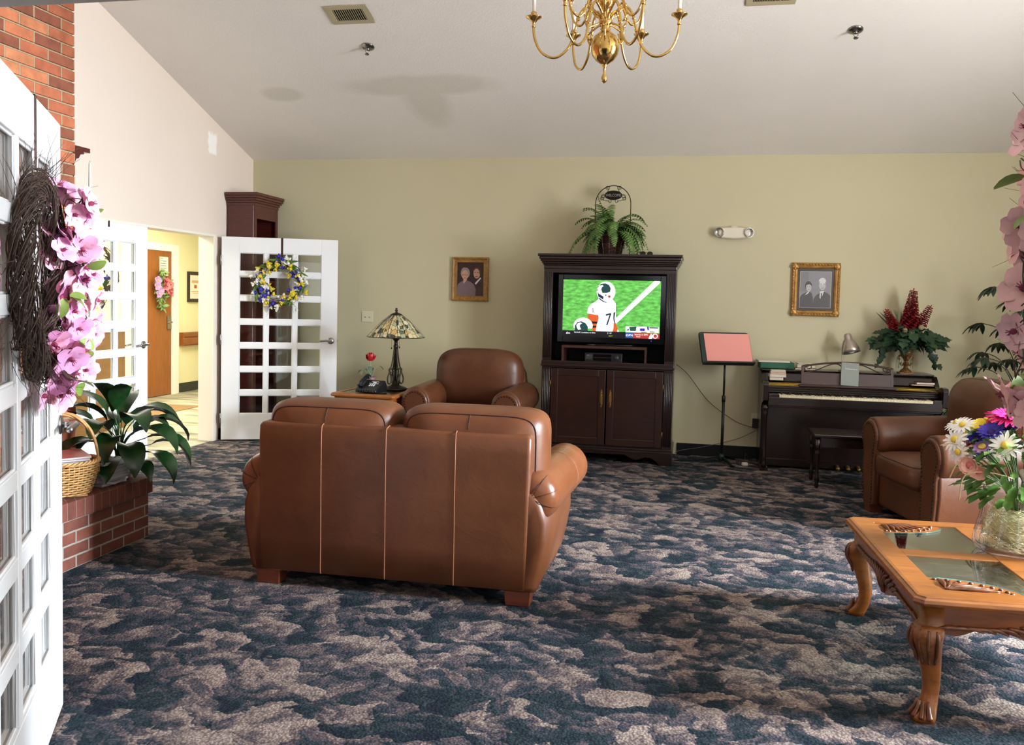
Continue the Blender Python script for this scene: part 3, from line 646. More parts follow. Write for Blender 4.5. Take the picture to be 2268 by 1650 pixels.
for s in (-1, 1):
    m = MB(); N = 28; rings = []
    for y, rr, dx, dz in [(.012, .012, 0, 0), (.014, .05, 0, 0), (.022, .085, 0, .0), (.042, .112, 0, 0), (.075, .127, 0, 0), (.12, .132, .003, 0), (.5, .131, .018, 0), (.80, .131, .035, 0), (.93, .131, .04, 0), (.955, .124, .04, 0), (.96, .112, .04, 0)]:
        rings.append([(s*(.715+dx+rr*math.cos(2*math.pi*k/N)), y, .538+dz+rr*math.sin(2*math.pi*k/N)) for k in range(N)])
    m.loft(rings)
    arm = m.build('arm', M_lea2, ls)
    m = MB(); prof = [(.60, .075), (.748, .075), (.756, .10), (.778, .20), (.797, .32), (.795, .42), (.77, .50), (.73, .56), (.60, .56)]
    rings = [[(s*(u-(.03 if q in (0,) else 0)), y, v) for u, v in prof] for q, y in ((0, .004), (1, .014), (1, .45), (2, .90), (0, .935))]
    m.loft(rings); m.build('side_panel', M_lea, ls, smooth=True)
    m = MB(); Y0 = .112
    for k in range(9):
        a = 2*math.pi*k/9+.3; m.tube([(s*(.715+q*math.cos(a)), yy-.0015, .538+q*math.sin(a)) for q, yy in ((.012, .011), (.05, .012), (.085, .020), (.112, .040), (.127, .075))], [.001, .0018, .0018, .0014, .0008], 4)
    m.build('gathered_seam', M_pip, arm)
    for yy in (.62, .80):
        m = MB(); m.tube([(s*(.715+.026*(yy/.7)+.1325*math.cos(R(a))), yy, .538+.1325*math.sin(R(a))) for a in range(-60, 200, 10)], .0018, 4); m.build('arm_seam', M_pipl, arm)
m = MB(); m.box(-.70, .70, .15, .93, .075, .30).build('seat_base', M_lea, ls, .02)
for x0, x1 in ((-.59, -.005), (.005, .59)):
    m = MB(); cushion(m, ((x0+x1)/2, .62, .385), ((x1-x0)/2, .34, .10), .5, .25, axis='z'); m.build('seat_cushion', M_lea, ls)
for sx in (-1, 1):
    for y in (.01, .85):
        m = MB(); x = sx*.66
        m.loft([[(x-.06, y, .0), (x+.06, y, 0), (x+.06, y+.09, 0), (x-.06, y+.09, 0)], [(x-.067, y-.004, .078), (x+.067, y-.004, .078), (x+.067, y+.096, .078), (x-.067, y+.096, .078)]], 0, False).build('foot', M_foot, ls, .004)

# ---- club armchairs
def armchair(label, loc, rz, lm, arm_m):
    t = thing('leather_armchair', label, 'armchair', loc, rz)
    m = MB(); m.box(-.40, .40, -.40, .40, .06, .30).build('seat_base', lm, t, .03, seg=3)
    m = MB(); sf = cushion(m, (0, -.14, .385), (.325, .345, .105), .5, .28, axis='z'); o = m.build('seat_cushion', lm, t); MB().tube(sf(.45), .004, 5, closed=True).build('piping', M_pip, o)
    m = MB(); rg = []
    for z, hw, y0, y1 in [(.07, .50, .30, .46), (.5, .47, .30, .47), (.80, .43, .33, .475), (.90, .38, .35, .46), (.93, .32, .37, .44)]:
        pts = []
        for cx, cy, a0 in ((hw-.04, y1-.04, 0), (-hw+.04, y1-.04, 90), (-hw+.04, y0+.03, 180), (hw-.04, y0+.03, 270)):
            for k in range(5): a = R(a0+22.5*k); pts.append((cx+.04*math.cos(a), cy+.03*math.sin(a), z))
        rg.append(pts)
    m.loft(rg); m.build('backrest', lm, t)
    m = MB(); seam = cushion(m, (0, .22, .735), (.435, .19, .285), .72, .52, n=52, bulge=.04)
    o = m.build('back_cushion', lm, t); MB().tube(seam(-.25), .0022, 5, closed=True).build('piping', lm, o)
    for s in (-1, 1):
        m = MB(); N = 30; rings = []
        for y, rr in [(.40, .05), (.39, .10), (.36, .138), (.2, .145), (-.40, .145), (-.425, .142), (-.432, .134)]:
            rings.append([(s*(.445+rr*math.cos(2*math.pi*k/N)), y, .555+(.02 if y > .1 else 0)+rr*1.0*math.sin(2*math.pi*k/N)) for k in range(N)])
        m.loft(rings)
        a = m.build('arm', arm_m, t)
        m = MB(); prof = [(.34, .06), (.505, .06), (.515, .09), (.53, .2), (.545, .3), (.54, .42), (.52, .52), (.34, .56)]
        m.loft([[(s*u, y, v) for u, v in prof] for y in (.42, .40, -.41, -.425)]); m.build('side_panel', lm, t, smooth=True)
        # carved front facing: scroll on a tapering post, edged with nails
        out = [(.345, .06), (.345, .40), (.335, .48)]+[(.445+.125*math.cos(R(q)), .555+.125*math.sin(R(q))) for q in range(200, -41, -15)]+[(.53, .42), (.535, .3), (.52, .18), (.505, .06)]
        m = MB(); m.prism([(s*u, v) for u, v in out], -.452, -.40, 'y'); f = m.build('arm_front', arm_m, t, .014, seg=3)
        m = MB(); ins = [(.445+(u-.445)*.80, .06+(v-.06)*.985 if v < .5 else .555+(v-.555)*.78) for u, v in out]
        P = []
        for i in range(len(ins)-1):
            a0, b0 = Vector((*ins[i], 0)), Vector((*ins[i+1], 0)); k = max(1, int((b0-a0).length/.021))
            P += [a0+(b0-a0)*j/k for j in range(k)]
        for p in P: m.ball((s*p.x, -.453, p.y), (.0075, .005, .0075), 8)
        m.build('nailhead_trim', M_nail, f)
    for sx in (-1, 1):
        for y in (-.40, .36):
            x = sx*.43; MB().loft([[(x-.045, y-.045, 0), (x+.045, y-.045, 0), (x+.045, y+.045, 0), (x-.045, y+.045, 0)], [(x-.055, y-.055, .065), (x+.055, y-.055, .065), (x+.055, y+.055, .065), (x-.055, y+.055, .065)]], 0, False).build('foot', M_foot, t, .004)
    return t
armchair('dark brown leather armchair beside the tall television cabinet', (-1.962, 7.93, 0), R(-3), M_lea3, M_lea3).scale = (.95, .95, 1)
armchair('brown leather armchair at the right edge behind the glass vase', (1.86, 6.50, 0), R(-77), M_lea3, M_lea3)
# ================================================================ bookcase, television cabinet and what is in and on it
M_maho = wood('dark_mahogany', (20, 9, 5), (38, 17, 10), .3, (1, 1, 7), 5, .35)
M_maho2 = wood('mahogany_panel', (28, 12, 6), (54, 24, 12), .3, (1, 1, 5), 4, .35)
M_int = mat('cabinet_interior_black', (14, 10, 9), .6)
M_redw = wood('red_cherry_bookcase', (62, 20, 15), (90, 32, 23), .32, (1, 1, 7), 5, .35)
# bookcase in the corner, open front turned to the right
X0, X1, Y0, Y1, ZT = -4.685, -4.395, 8.285, 8.80, 2.43
bc = thing('tall_bookcase', 'tall dark red bookcase in the left corner behind the open door', 'bookcase', (X0, Y0, 0))
o_ = Vector((X0, Y0, 0))
off(MB(), o_).box(X0, X1, Y0, Y0+.022, 0, ZT).build('side_panel', M_redw, bc, .002, seg=1); off(MB(), o_).box(X0, X1, Y1-.022, Y1, 0, ZT).build('side_panel', M_redw, bc, .002, seg=1)
off(MB(), o_).box(X0, X0+.012, Y0+.02, Y1-.02, 0, ZT).build('back_panel', M_redw, bc)
for z in (.10, .48, .86, 1.24, 1.62, 2.0):
    off(MB(), o_).box(X0+.012, X1-.006, Y0+.022, Y1-.022, z, z+.022).build('shelf', M_redw, bc, .002, seg=1)
m = off(MB(), o_); m.box(X1+.0005, X1+.014, Y0, Y0+.05, 0, ZT).box(X1+.0005, X1+.014, Y1-.05, Y1, 0, ZT).box(X1+.0005, X1+.013, Y0+.05, Y1-.05, 2.27, ZT-.002).box(X1+.0005, X1+.013, Y0+.05, Y1-.05, .002, .10); m.build('face_frame', M_redw, bc, .003)
m = off(MB(), o_)
for k, (e, z0, z1) in enumerate([(.006, 2.40, 2.43), (.016, 2.43, 2.452), (.03, 2.452, 2.474), (.042, 2.474, 2.50), (.052, 2.50, 2.53)]): m.box(X0, X1+.014+e, Y0-e, Y1+min(e, .045), z0, z1)
m.build('crown_molding', M_redw, bc, .004)

# television cabinet
AX0, AX1, AY0, AY1 = -1.358, -.135, 8.16, 8.82
tv = thing('television_cabinet', 'tall dark mahogany cabinet holding the television against the back wall', 'cabinet', ((AX0+AX1)/2, AY0, 0)); o_ = Vector(((AX0+AX1)/2, AY0, 0))
P = .022
off(MB(), o_).box(AX0, AX0+P, AY0+.02, AY1, .03, 1.83).build('side_panel', M_maho, tv); off(MB(), o_).box(AX1-P, AX1, AY0+.02, AY1, .03, 1.83).build('side_panel', M_maho, tv)
off(MB(), o_).box(AX0+P, AX1-P, AY1-.015, AY1, .03, 1.83).build('back_panel', M_int, tv)
off(MB(), o_).box(AX0+P, AX1-P, AY0+.02, AY1-.015, .895, .925).build('television_shelf', M_maho, tv); off(MB(), o_).box(AX0+P, AX1-P, AY0+.02, AY1-.015, .14, .17).box(AX0+P, AX1-P, AY0+.02, AY1-.015, 1.80, 1.83).build('floor_and_roof_panel', M_int, tv)
for xa in (AX0, AX1-.085):
    for z0, z1 in ((.145, .885), (.935, 1.80)):
        m = off(MB(), o_); m.box(xa, xa+.085, AY0+.004, AY0+.03, z0, z1)
        for i in range(5): x = xa+.012+i*.0153; m.tube([(x, AY0+.004, z0+.03), (x, AY0+.004, z1-.03)], .0058, 8)
        m.build('fluted_pilaster', M_maho, tv, .001, seg=1)
off(MB(), o_).box(AX0+.085, AX1-.085, AY0+.006, AY0+.03, 1.765, 1.83).build('top_rail', M_maho, tv)
m = off(MB(), o_); m.box(AX0-.006, AX1+.006, AY0-.008, AY0+.05, .905, .94).box(AX0-.012, AX1+.012, AY0-.014, AY0+.05, .886, .908).box(AX0, AX1, AY0, AY0+.04, .872, .888); m.build('waist_molding', M_maho, tv, .005)
m = off(MB(), o_)
for e, z0, z1 in [(.004, 1.80, 1.835), (.012, 1.835, 1.85), (.022, 1.85, 1.868), (.034, 1.868, 1.888), (.044, 1.888, 1.915), (.056, 1.915, 1.94)]: m.box(AX0-e, AX1+e, AY0-e, AY1, z0, z1)
m.build('crown_molding', M_maho, tv, .006)
# plinth with scalloped apron
prof = [(AX0-.01, .0), (AX0+.10, 0), (AX0+.13, .03), (AX0+.17, .062), (AX0+.23, .07), (AX0+.28, .05), (AX0+.32, .04), (AX0+.36, .05), (AX0+.42, .082)]
prof = prof+[(AX0+AX1-x, z) for x, z in prof[::-1]]
m = off(MB(), o_); m.prism(prof+[(AX1+.01, .105), (AX0-.01, .105)], AY0-.012, AY0+.012, 'y')
m.box(AX0-.01, AX0+.012, AY0, AY1, 0, .105).box(AX1-.012, AX1+.01, AY0, AY1, 0, .105).box(AX0-.016, AX1+.016, AY0-.018, AY1, .105, .125).box(AX0-.006, AX1+.006, AY0-.008, AY1, .125, .145); m.build('plinth', M_maho, tv, .003)
xm = (AX0+AX1)/2
M_hb = mat('antique_brass', (150, 112, 62), .4, .9, var=.2, vs=60)
for s, a, b_ in ((-1, AX0+.09, xm-.006), (1, xm+.006, AX1-.09)):
    m = off(MB(), o_); z0, z1 = .16, .866; q = .066
    m.box(a+.002, b_-.002, AY0+.006, AY0+.026, z0+.002, z1-.002)
    m.box(a, a+q, AY0-.004, AY0+.005, z0, z1).box(b_-q, b_, AY0-.004, AY0+.005, z0, z1).box(a+q, b_-q, AY0-.0035, AY0+.005, z1-q, z1).box(a+q, b_-q, AY0-.0035, AY0+.005, z0, z0+q)
    d = m.build('cabinet_door', M_maho2, tv, .004)
    hx = (b_-.035) if s < 0 else (a+.035); m = off(MB(), o_)
    m.prism(ell(hx, .60, .014, .085, 20), AY0-.0065, AY0-.004, 'y'); m.tube(bez([(hx, AY0-.005, .655), (hx, AY0-.03, .64), (hx, AY0-.034, .60), (hx, AY0-.03, .56), (hx, AY0-.005, .545)], 5), .0045, 8)
    for zz in (.655, .545): m.ball((hx, AY0-.008, zz), .009, 8)
    m.build('handle', M_hb, d)
    m = off(MB(), o_)
    for zz in (.28, .72): m.cyl(((a-.004 if s < 0 else b_+.004), AY0-.002, zz-.03), ((a-.004 if s < 0 else b_+.004), AY0-.002, zz+.03), .005, 8)
    m.build('hinge', M_hb, d)
# riser box inside with the video recorder
rs = thing('riser_box', 'small open wooden box that lifts the television inside the cabinet', 'riser', (-.775, 8.36, .925)); o_ = Vector((-.775, 8.36, .925))
off(MB(), o_).box(-1.18, -.385, 8.20, 8.55, 1.062, 1.085).box(-1.18, -1.16, 8.20, 8.55, .925, 1.062).box(-.405, -.385, 8.20, 8.55, .925, 1.062).build('box_shell', wood('walnut_riser', (48, 24, 16), (70, 38, 25), .4, (8, 1, 1), 4), rs, .002, seg=1)
vc = thing('video_recorder', 'black video recorder inside the small wooden riser box', 'video recorder', (-.79, 8.26, .926)); M_blk = mat('black_plastic', (22, 22, 24), .35, var=.1, bmp=.05); M_gloss = mat('gloss_black', (8, 8, 9), .12)
MB().box(-.175, .175, 0, .27, .006, .092).build('case', M_blk, vc, .004)
MB().box(-.165, -.105, -.002, .002, .03, .075).build('button_panel', mat('dark_grey_plastic', (58, 58, 62), .4), vc); MB().box(-.095, .075, -.003, .002, .052, .080).build('tape_flap', M_gloss, vc, .001); MB().box(-.095, .075, -.003, .002, .018, .044).build('display', M_gloss, vc)
MB().cyl((.125, .003, .05), (.125, -.006, .05), .024, 20).build('jog_dial', mat('dark_grey_plastic', (58, 58, 62), .4), vc)
text('brand_word', 'VHS', .012, mat('silver_print', (170, 170, 170), .4), vc, (-.145, -.0022, .066), (R(90), 0, 0))
MB().box(-.16, -.13, .02, .05, 0, .006).box(.13, .16, .02, .05, 0, .006).box(-.16, -.13, .22, .25, 0, .006).box(.13, .16, .22, .25, 0, .006).build('foot', M_blk, vc)
# television
TX0, TX1, TZ0, TZ1, TY = -1.192, -.275, 1.165, 1.705, 8.30
t = thing('television', 'flat television showing a football game inside the dark cabinet', 'television', ((TX0+TX1)/2, TY, 1.085)); o_ = Vector(((TX0+TX1)/2, TY, 1.085))
m = off(MB(), o_); bz = .05
m.box(TX0-bz, TX1+bz, TY+.004, TY+.05, TZ0-.055, TZ1+bz).box(TX0-bz, TX0, TY-.006, TY+.01, TZ0-.055, TZ1+bz).box(TX1, TX1+bz, TY-.006, TY+.01, TZ0-.055, TZ1+bz).box(TX0, TX1, TY-.006, TY+.01, TZ1, TZ1+bz).box(TX0, TX1, TY-.006, TY+.01, TZ0-.055, TZ0); m.build('bezel', M_gloss, t, .005)
m = off(MB(), o_); xc_ = (TX0+TX1)/2+.0
m.box(xc_-.04, xc_+.04, TY+.012, TY+.03, 1.10, 1.16).build('neck', M_gloss, t); m = off(MB(), o_); m.prism([(x, y) for x, y in ell(xc_, TY+.05, .25, .12, 32)], 1.086, 1.10, 'z'); m.build('stand_base', M_gloss, t, .003)
off(MB(), o_).ball((TX1-.075, TY-.007, 1.143), .0035, 8).build('power_light', emis('blue_led', (60, 80, 255), 3), t)
text('brand_plate', '', .01, M_blk, t, (0, 0, 0), (0, 0, 0)) if 0 else None
# picture on the screen, u,v in 0..1
def uv(u, v): return (TX0+u*(TX1-TX0), TZ0+v*(TZ1-TZ0))
EG = emis('screen_grass', (112, 208, 90), 1.0, .5, 16); EW = emis('screen_white', (255, 255, 255), 1.5); EN = emis('screen_navy', (40, 44, 84), 1); ET = emis('screen_teal', (26, 72, 74), 1); EO = emis('screen_orange', (226, 96, 40), 1.1); EK = emis('screen_black', (8, 10, 18), 1)
EP = emis('screen_purple', (70, 40, 190), 1); ER = emis('screen_red', (196, 60, 56), 1); EB = emis('screen_blue', (44, 88, 176), 1); EGR = emis('screen_green', (30, 96, 76), 1); EY = emis('screen_yellow', (226, 226, 90), 1); EGY = emis('screen_grey', (170, 176, 176), 1)
scr = MB(); scr.M = Matrix.Translation(-o_); lay = [0]
mats_s = [EG, EW, EN, ET, EO, EK, EP, ER, EB, EGR, EY, EGY]
def pic(pts, mi):
    lay[0] += 1; d = .0012+.00012*lay[0]; scr.prism([uv(*p) for p in pts], TY+.004-d, TY+.0042, 'y', mi)
pic([(0, 0), (1, 0), (1, 1), (0, 1)], 0)
pic([(.50, .25), (.93, 1), (.985, 1), (.99, .97), (.54, .22)], 1)
# standing player: body, arm, helmet
pic([(.34, .10), (.345, .22), (.29, .38), (.255, .42), (.26, .50), (.29, .575), (.345, .63), (.37, .68), (.50, .70), (.545, .60), (.55, .40), (.555, .20), (.59, .10)], 1)
pic([(.265, .41), (.37, .385), (.375, .34), (.365, .27), (.275, .27), (.262, .34)], 4); pic([(.275, .275), (.365, .27), (.36, .235), (.285, .235)], 5); pic([(.29, .235), (.358, .235), (.355, .20), (.295, .20)], 4); pic([(.295, .20), (.355, .20), (.352, .165), (.30, .165)], 5); pic([(.305, .165), (.352, .165), (.348, .10), (.315, .10)], 4)
pic([(.53, .25), (.55, .26), (.575, .15), (.565, .10), (.52, .10), (.53, .17)], 4)
pic(ell(.443, .80, .096, .175, 28), 1)
pic([(.354, .80), (.356, .88), (.385, .93), (.43, .945), (.47, .92), (.49, .86), (.485, .80), (.45, .775), (.405, .775), (.39, .84), (.40, .88), (.375, .84)], 3)
pic([(.357, .865), (.375, .905), (.405, .912), (.415, .895), (.40, .875), (.392, .84), (.40, .80), (.375, .81), (.362, .83)], 1)
pic([(.354, .80), (.37, .76), (.42, .71), (.415, .66), (.365, .71)], 2); pic([(.37, .70), (.41, .645), (.45, .615), (.455, .60), (.41, .625), (.375, .665)], 2)
pic([(.465, .735), (.49, .735), (.49, .70), (.468, .69)], 7); pic([(.435, .745), (.447, .755), (.447, .725), (.438, .72)], 2); pic([(.455, .73), (.46, .73), (.46, .70), (.455, .70)], 7)
pic([(.305, .50), (.318, .50), (.323, .44), (.31, .425)], 2); pic([(.31, .49), (.315, .49), (.317, .445), (.313, .44)], 1)
pic([(.445, .405), (.50, .43), (.503, .41), (.468, .215), (.452, .21), (.485, .395), (.449, .375)], 2); pic([(.525, .435), (.545, .45), (.537, .34), (.545, .26), (.535, .25), (.525, .33)], 2)
# second helmet, lower left
pic(ell(.215, .195, .10, .14, 28, -20, 200), 1)
pic([(.13, .10), (.13, .19), (.155, .255), (.195, .27), (.24, .24), (.265, .18), (.265, .10)], 3)
pic([(.145, .20), (.16, .235), (.185, .25), (.205, .235), (.185, .215), (.18, .18), (.195, .13), (.165, .12), (.15, .16)], 1)
# ticker bar and score box
pic([(0, 0), (.655, 0), (.655, .105), (0, .105)], 5)
pic([(.655, .105), (.99, .105), (.99, .205), (.655, .205)], 1); pic([(.70, .125), (.76, .125), (.765, .205), (.69, .195)], 9); pic([(.66, .13), (.685, .17), (.69, .13)], 9); pic([(.80, .13), (.85, .13), (.85, .175), (.80, .175)], 6); pic([(.875, .15), (.89, .15), (.89, .205), (.87, .205)], 6); pic([(.81, .105), (.87, .105), (.87, .115), (.81, .115)], 5); pic([(.895, .18), (.985, .18), (.985, .20), (.895, .20)], 5); pic([(.90, .11), (.95, .11), (.95, .125), (.90, .125)], 9)
pic([(.655, 0), (.735, 0), (.735, .095), (.655, .095)], 8); pic([(.735, 0), (1, 0), (1, .095), (.735, .095)], 7); pic(ell(.955, .048, .028, .044, 16), 1); pic(ell(.957, .048, .018, .03, 16), 7); pic([(.89, .0), (.925, .0), (.93, .05), (.915, .09), (.90, .05)], 1)
screen = scr.build('screen_picture', mats_s, t)
def stext(s, u, v, size, m_, sx=1): x, z = uv(u, v); text('screen_text', s, size, m_, t, Vector((x, TY-.0065, z))-o_, (R(90), 0, 0), .0003, 'CENTER', sx=sx)
stext('abc', .062, .062, .030, EW); stext('NCAAF | Louisiana vs Ohio', .235, .075, .018, EW, 1.0); stext('2 1:37', .49, .072, .017, EW); stext('espn+', .505, .03, .017, EY)
stext('ESPN', .695, .048, .030, EW); stext('Saturday on ESPN', .815, .065, .018, EW, .95); stext('Noon', .785, .03, .016, EW); stext('MSU  7', .925, .15, .022, EK)

# on top of the cabinet: fern in a basket, welcome sign, small glasses
TOP = 1.94
fb = thing('fern_basket', 'green Boston fern in a dark wicker basket on top of the cabinet', 'potted fern', (-.775, 8.48, TOP))
M_dw = mat('dark_wicker', (66, 40, 32), .6, var=.3, vs=40, bmp=.3)
m = MB(); random.seed(2)
for j in range(15):
    tt = j/14; r = .098+.042*tt; m.tube([((r+.003*math.cos(18*6.2832*i/108+math.pi*j))*math.cos(6.2832*i/108), (r+.003*math.cos(18*6.2832*i/108+math.pi*j))*math.sin(6.2832*i/108), .006+.19*tt) for i in range(108)], .0075, 5, closed=True)
m.lathe([(.09, .0), (.13, .19), (.10, .185), (.001, .18)], 20); m.build('woven_pot', M_dw, fb)
m = MB()
for i in range(12): a = 6.2832*i/12; m.tube([((.106+.042*q)*math.cos(a), (.106+.042*q)*math.sin(a), .006+.19*q) for q in (0, .5, 1)], .0025, 4)
m.build('pale_stake', mat('pale_reed', (170, 140, 120), .6), fb)
def frond(mb, ms_, base, d, L, W, droop, segs=17):
    d = Vector(d).normalized(); side0 = d.cross(Vector((0, 0, 1))); side0 = side0.normalized() if side0.length > .05 else Vector((1, 0, 0)); p = Vector(base); pts = [p.copy()]; q = d.copy()
    for i in range(segs):
        t = (i+.5)/segs; nn = side0.cross(q).normalized(); wl = W*(math.sin(math.pi*min(1, .10+.86*t))**.7)
        for s in (-1, 1): mb.leaf(p+q*(L/segs)*.5*(s > 0), side0*s+q*.45-nn*.15, nn, wl, L/segs*.70, .5, .08, 2, 0, lambda x: (1, .95, .25)[min(2, int(x*2.01))])
        p = p+q*(L/segs); pts.append(p.copy()); q = (q+Vector((0, 0, -droop/segs*(1.0+1.2*t)))).normalized()
    ms_.tube(pts, [.0022]*(len(pts)//2)+[.0012]*(len(pts)-len(pts)//2), 4)
mf = MB(); ms = MB(); random.seed(14)
for i in range(80):
    a = random.uniform(0, 6.283); el = random.uniform(.30, 1.25); d = (math.cos(a)*math.cos(el), math.sin(a)*math.cos(el)*.5, math.sin(el)*.85+.1)
    if d[1] > .15 and random.random() < .4: continue
    frond(mf, ms, (random.uniform(-.05, .05), random.uniform(-.05, .05), .19), d, random.uniform(.32, .50), random.uniform(.05, .075), random.uniform(1.3, 2.3))
for a in [((-.95, -.15, .42), .72, .045, 2.3), ((-.9, -.35, .55), .56, .07, 2.2), ((.95, -.2, .5), .54, .07, 2.1), ((-.7, -.6, .5), .52, .07, 2.4), ((.7, -.65, .45), .5, .07, 2.5), ((-.8, -.5, .45), .50, .026, 2.9), ((-.35, -.8, .35), .46, .04, 2.6), ((.95, -.1, .62), .42, .022, 1.0), ((-.28, -.1, 1), .40, .05, .25), ((.9, -.4, .5), .44, .05, 2.4), ((.8, .1, .7), .44, .05, 2.4)]:
    frond(mf, ms, (random.uniform(-.04, .04), random.uniform(-.04, .02), .19), *a)
mf.build('fronds', leafmat('fern_green', (58, 96, 42), (110, 148, 70), .55, 12), fb); ms.build('stalks', leafmat('fern_stalk', (84, 100, 50), (110, 120, 64), .6), fb)
ws = thing('welcome_sign', 'black oval metal WELCOME sign with scrolls above the fern', 'sign', (-.775, 8.66, TOP)); M_iron = mat('black_iron', (26, 22, 20), .5, .6)
m = MB(); zc_ = .38; hwr = .172
m.tube([(-hwr, 0, 0), (-hwr, 0, .20)]+[(hwr*math.cos(R(a)), 0, .52+.175*math.sin(R(a))) for a in range(180, -1, -9)]+[(hwr, 0, .20), (hwr, 0, 0)], .0042, 8); m.box(-hwr-.01, hwr+.01, -.05, .05, 0, .006); m.build('hoop_frame', M_iron, ws)
m = MB(); m.prism(ell(0, .602, .086, .046, 32), -.004, .004, 'y'); pq = m.build('plaque', M_iron, ws, .001)
text('welcome_lettering', 'WELCOME', .036, mat('pewter_letters', (168, 160, 150), .4, .4), pq, (0, -.005, .601), (R(90), 0, 0), .001, sx=.86)
def scroll(cx, cz, r, a0, a1, k=1):
    cz += .09
    return [(cx+r*(1-.55*i/16)*math.cos(R(a0+(a1-a0)*i/16)), 0, cz+r*(1-.55*i/16)*math.sin(R(a0+(a1-a0)*i/16))) for i in range(17)]
for s in (-1, 1):
    m = MB()
    for cx, cz, r, a0, a1 in ((.055, .585, .022, 0, -430), (.098, .50, .025, 200, -200), (.105, .478, .02, -60, 330), (.035, .455, .02, 60, 400)): m.tube([(s*x, y, z) for x, y, z in scroll(cx, cz, r, a0, a1)], .0026, 6)
    m.tube(bez([(s*.055, 0, .68), (s*.05, 0, .65), (s*.06, 0, .635)], 4), .0026, 6); m.tube(bez([(s*.086, 0, .602), (s*.12, 0, .59), (s*.11, 0, .56), (s*.04, 0, .545)], 5), .0026, 6); m.tube(bez([(s*.075, 0, .687), (s*.05, 0, .69)], 3), .0026, 5)
    m.build('scrollwork', M_iron, ws)
sg_ = thing('spectacles', 'small pair of dark spectacles lying on top of the cabinet', 'glasses', (-.42, 8.30, TOP+.018), R(20))
m = MB()
for s in (-1, 1):
    m.tube([(s*.034+.026*math.cos(R(a)), 0, .018*math.sin(R(a))) for a in range(0, 360, 20)], .0028, 5, closed=True); m.tube(bez([(s*.06, 0, .008), (s*.064, .06, .006), (s*.058, .13, -.012)], 4), .002, 5)
m.tube([(-.009, 0, .006), (0, -.002, .010), (.009, 0, .006)], .002, 5); m.build('spectacle_frame', M_gloss, sg_); m = MB()
for s in (-1, 1): m.prism(ell(s*.034, 0, .0245, .0165, 18), -.0006, .0006, 'y')
m.build('lens', glass('dark_lens', (.2, .2, .2), 1.5), sg_)
# ================================================================ piano corner
M_pno = wood('dark_piano_mahogany', (16, 8, 5), (32, 14, 9), .25, (1.2, 6, 6), 3, .4)
M_pno2 = wood('reddish_music_desk', (46, 22, 16), (66, 34, 25), .4, (1.2, 6, 6), 3, .2)
M_brs = mat('polished_brass_hinge', (212, 180, 84), .25, 1, var=.1, vs=40)
M_ivory = mat('ivory_keys', (232, 222, 188), .35, var=.06, vs=200); M_ebony = mat('ebony_keys', (14, 13, 13), .3)
PX0, PX1 = .672, 2.226
pn = thing('spinet_piano', 'dark mahogany spinet piano against the olive back wall', 'piano', (1.449, 8.5, 0)); o_ = Vector((1.449, 8.5, 0))
W = lambda: off(MB(), o_)
side = [(8.82, 0), (8.82, .885), (8.60, .885), (8.50, .80), (8.44, .775), (8.36, .79), (8.30, .815), (8.225, .81), (8.205, .785), (8.215, .64), (8.36, .60), (8.40, .56), (8.40, 0)]
for x in (PX0, PX1-.045): W().prism(side, x, x+.045, 'x').build('side_panel', M_pno, pn, .004)
W().box(PX0+.045, PX1-.045, 8.43, 8.455, .08, .60).build('lower_panel', M_pno, pn); W().box(PX0+.045, PX1-.045, 8.40, 8.80, .02, .08).build('bottom_rail', M_pno, pn)
W().box(PX0+.045, PX1-.045, 8.22, 8.62, .585, .64).build('key_bed', M_pno, pn, .005)
W().box(PX0+.045, PX1-.045, 8.205, 8.225, .60, .675).build('key_slip', M_pno, pn, .004)
for x in (PX0+.045, 2.108): W().box(x, x+(.09 if x < 1 else .073), 8.215, 8.36, .64, .705).build('key_block', M_pno, pn, .006)
m = W(); kx0, kx1 = .812, 2.104; n = 52; kw = (kx1-kx0)/n
for i in range(n): m.box(kx0+i*kw+.0006, kx0+(i+1)*kw-.0006, 8.21, 8.36, .672, .697)
m.build('white_keys', M_ivory, pn, .001, seg=1)
m = W()
for i in range(n-1):
    if (i+5) % 7 in (0, 1, 3, 4, 5): m.box(kx0+(i+1)*kw-.006, kx0+(i+1)*kw+.006, 8.265, 8.36, .69, .709)
m.build('black_keys', M_ebony, pn, .001, seg=1)
m = W(); m.prism([(8.355, .70), (8.335, .712), (8.335, .722), (8.35, .728), (8.35, .742), (8.338, .748), (8.338, .756), (8.36, .768), (8.43, .772), (8.43, .70)], PX0+.045, PX1-.045, 'x'); m.build('fallboard', M_pno, pn)
m = W(); m.prism([(8.43, .70), (8.43, .776), (8.55, .80), (8.55, .70)], PX0+.045, PX1-.045, 'x'); m.build('hinged_lid', M_pno, pn)
m = W()
for y, z in ((8.428, .779), (8.452, .786)): m.tube([(PX0+.05, y, z), (PX1-.055, y, z)], .0055, 8)
m.box(PX0+.05, PX1-.055, 8.418, 8.46, .774, .779); m.build('piano_hinge', M_brs, pn)
m = W(); m.prism([(8.55, .79), (8.60, .875), (8.82, .875), (8.82, .02), (8.62, .02), (8.55, .70)], PX0+.045, PX1-.045, 'x'); m.build('upper_case', M_pno, pn)
W().box(PX0+.01, PX1-.03, 8.575, 8.83, .886, .904).build('top_lid', M_pno, pn, .006)
for x in (PX0+.028, PX1-.03):
    m = W(); m.lathe([(.02, .03), (.026, .05), (.018, .07), (.024, .10), (.017, .14), (.015, .3), (.019, .50), (.026, .53), (.02, .545), (.027, .56), (.027, .60)], 16, (x, 8.25, 0)); m.box(x-.035, x+.035, 8.215, 8.45, 0, .03); m.build('leg', M_pno, pn)
m = W()
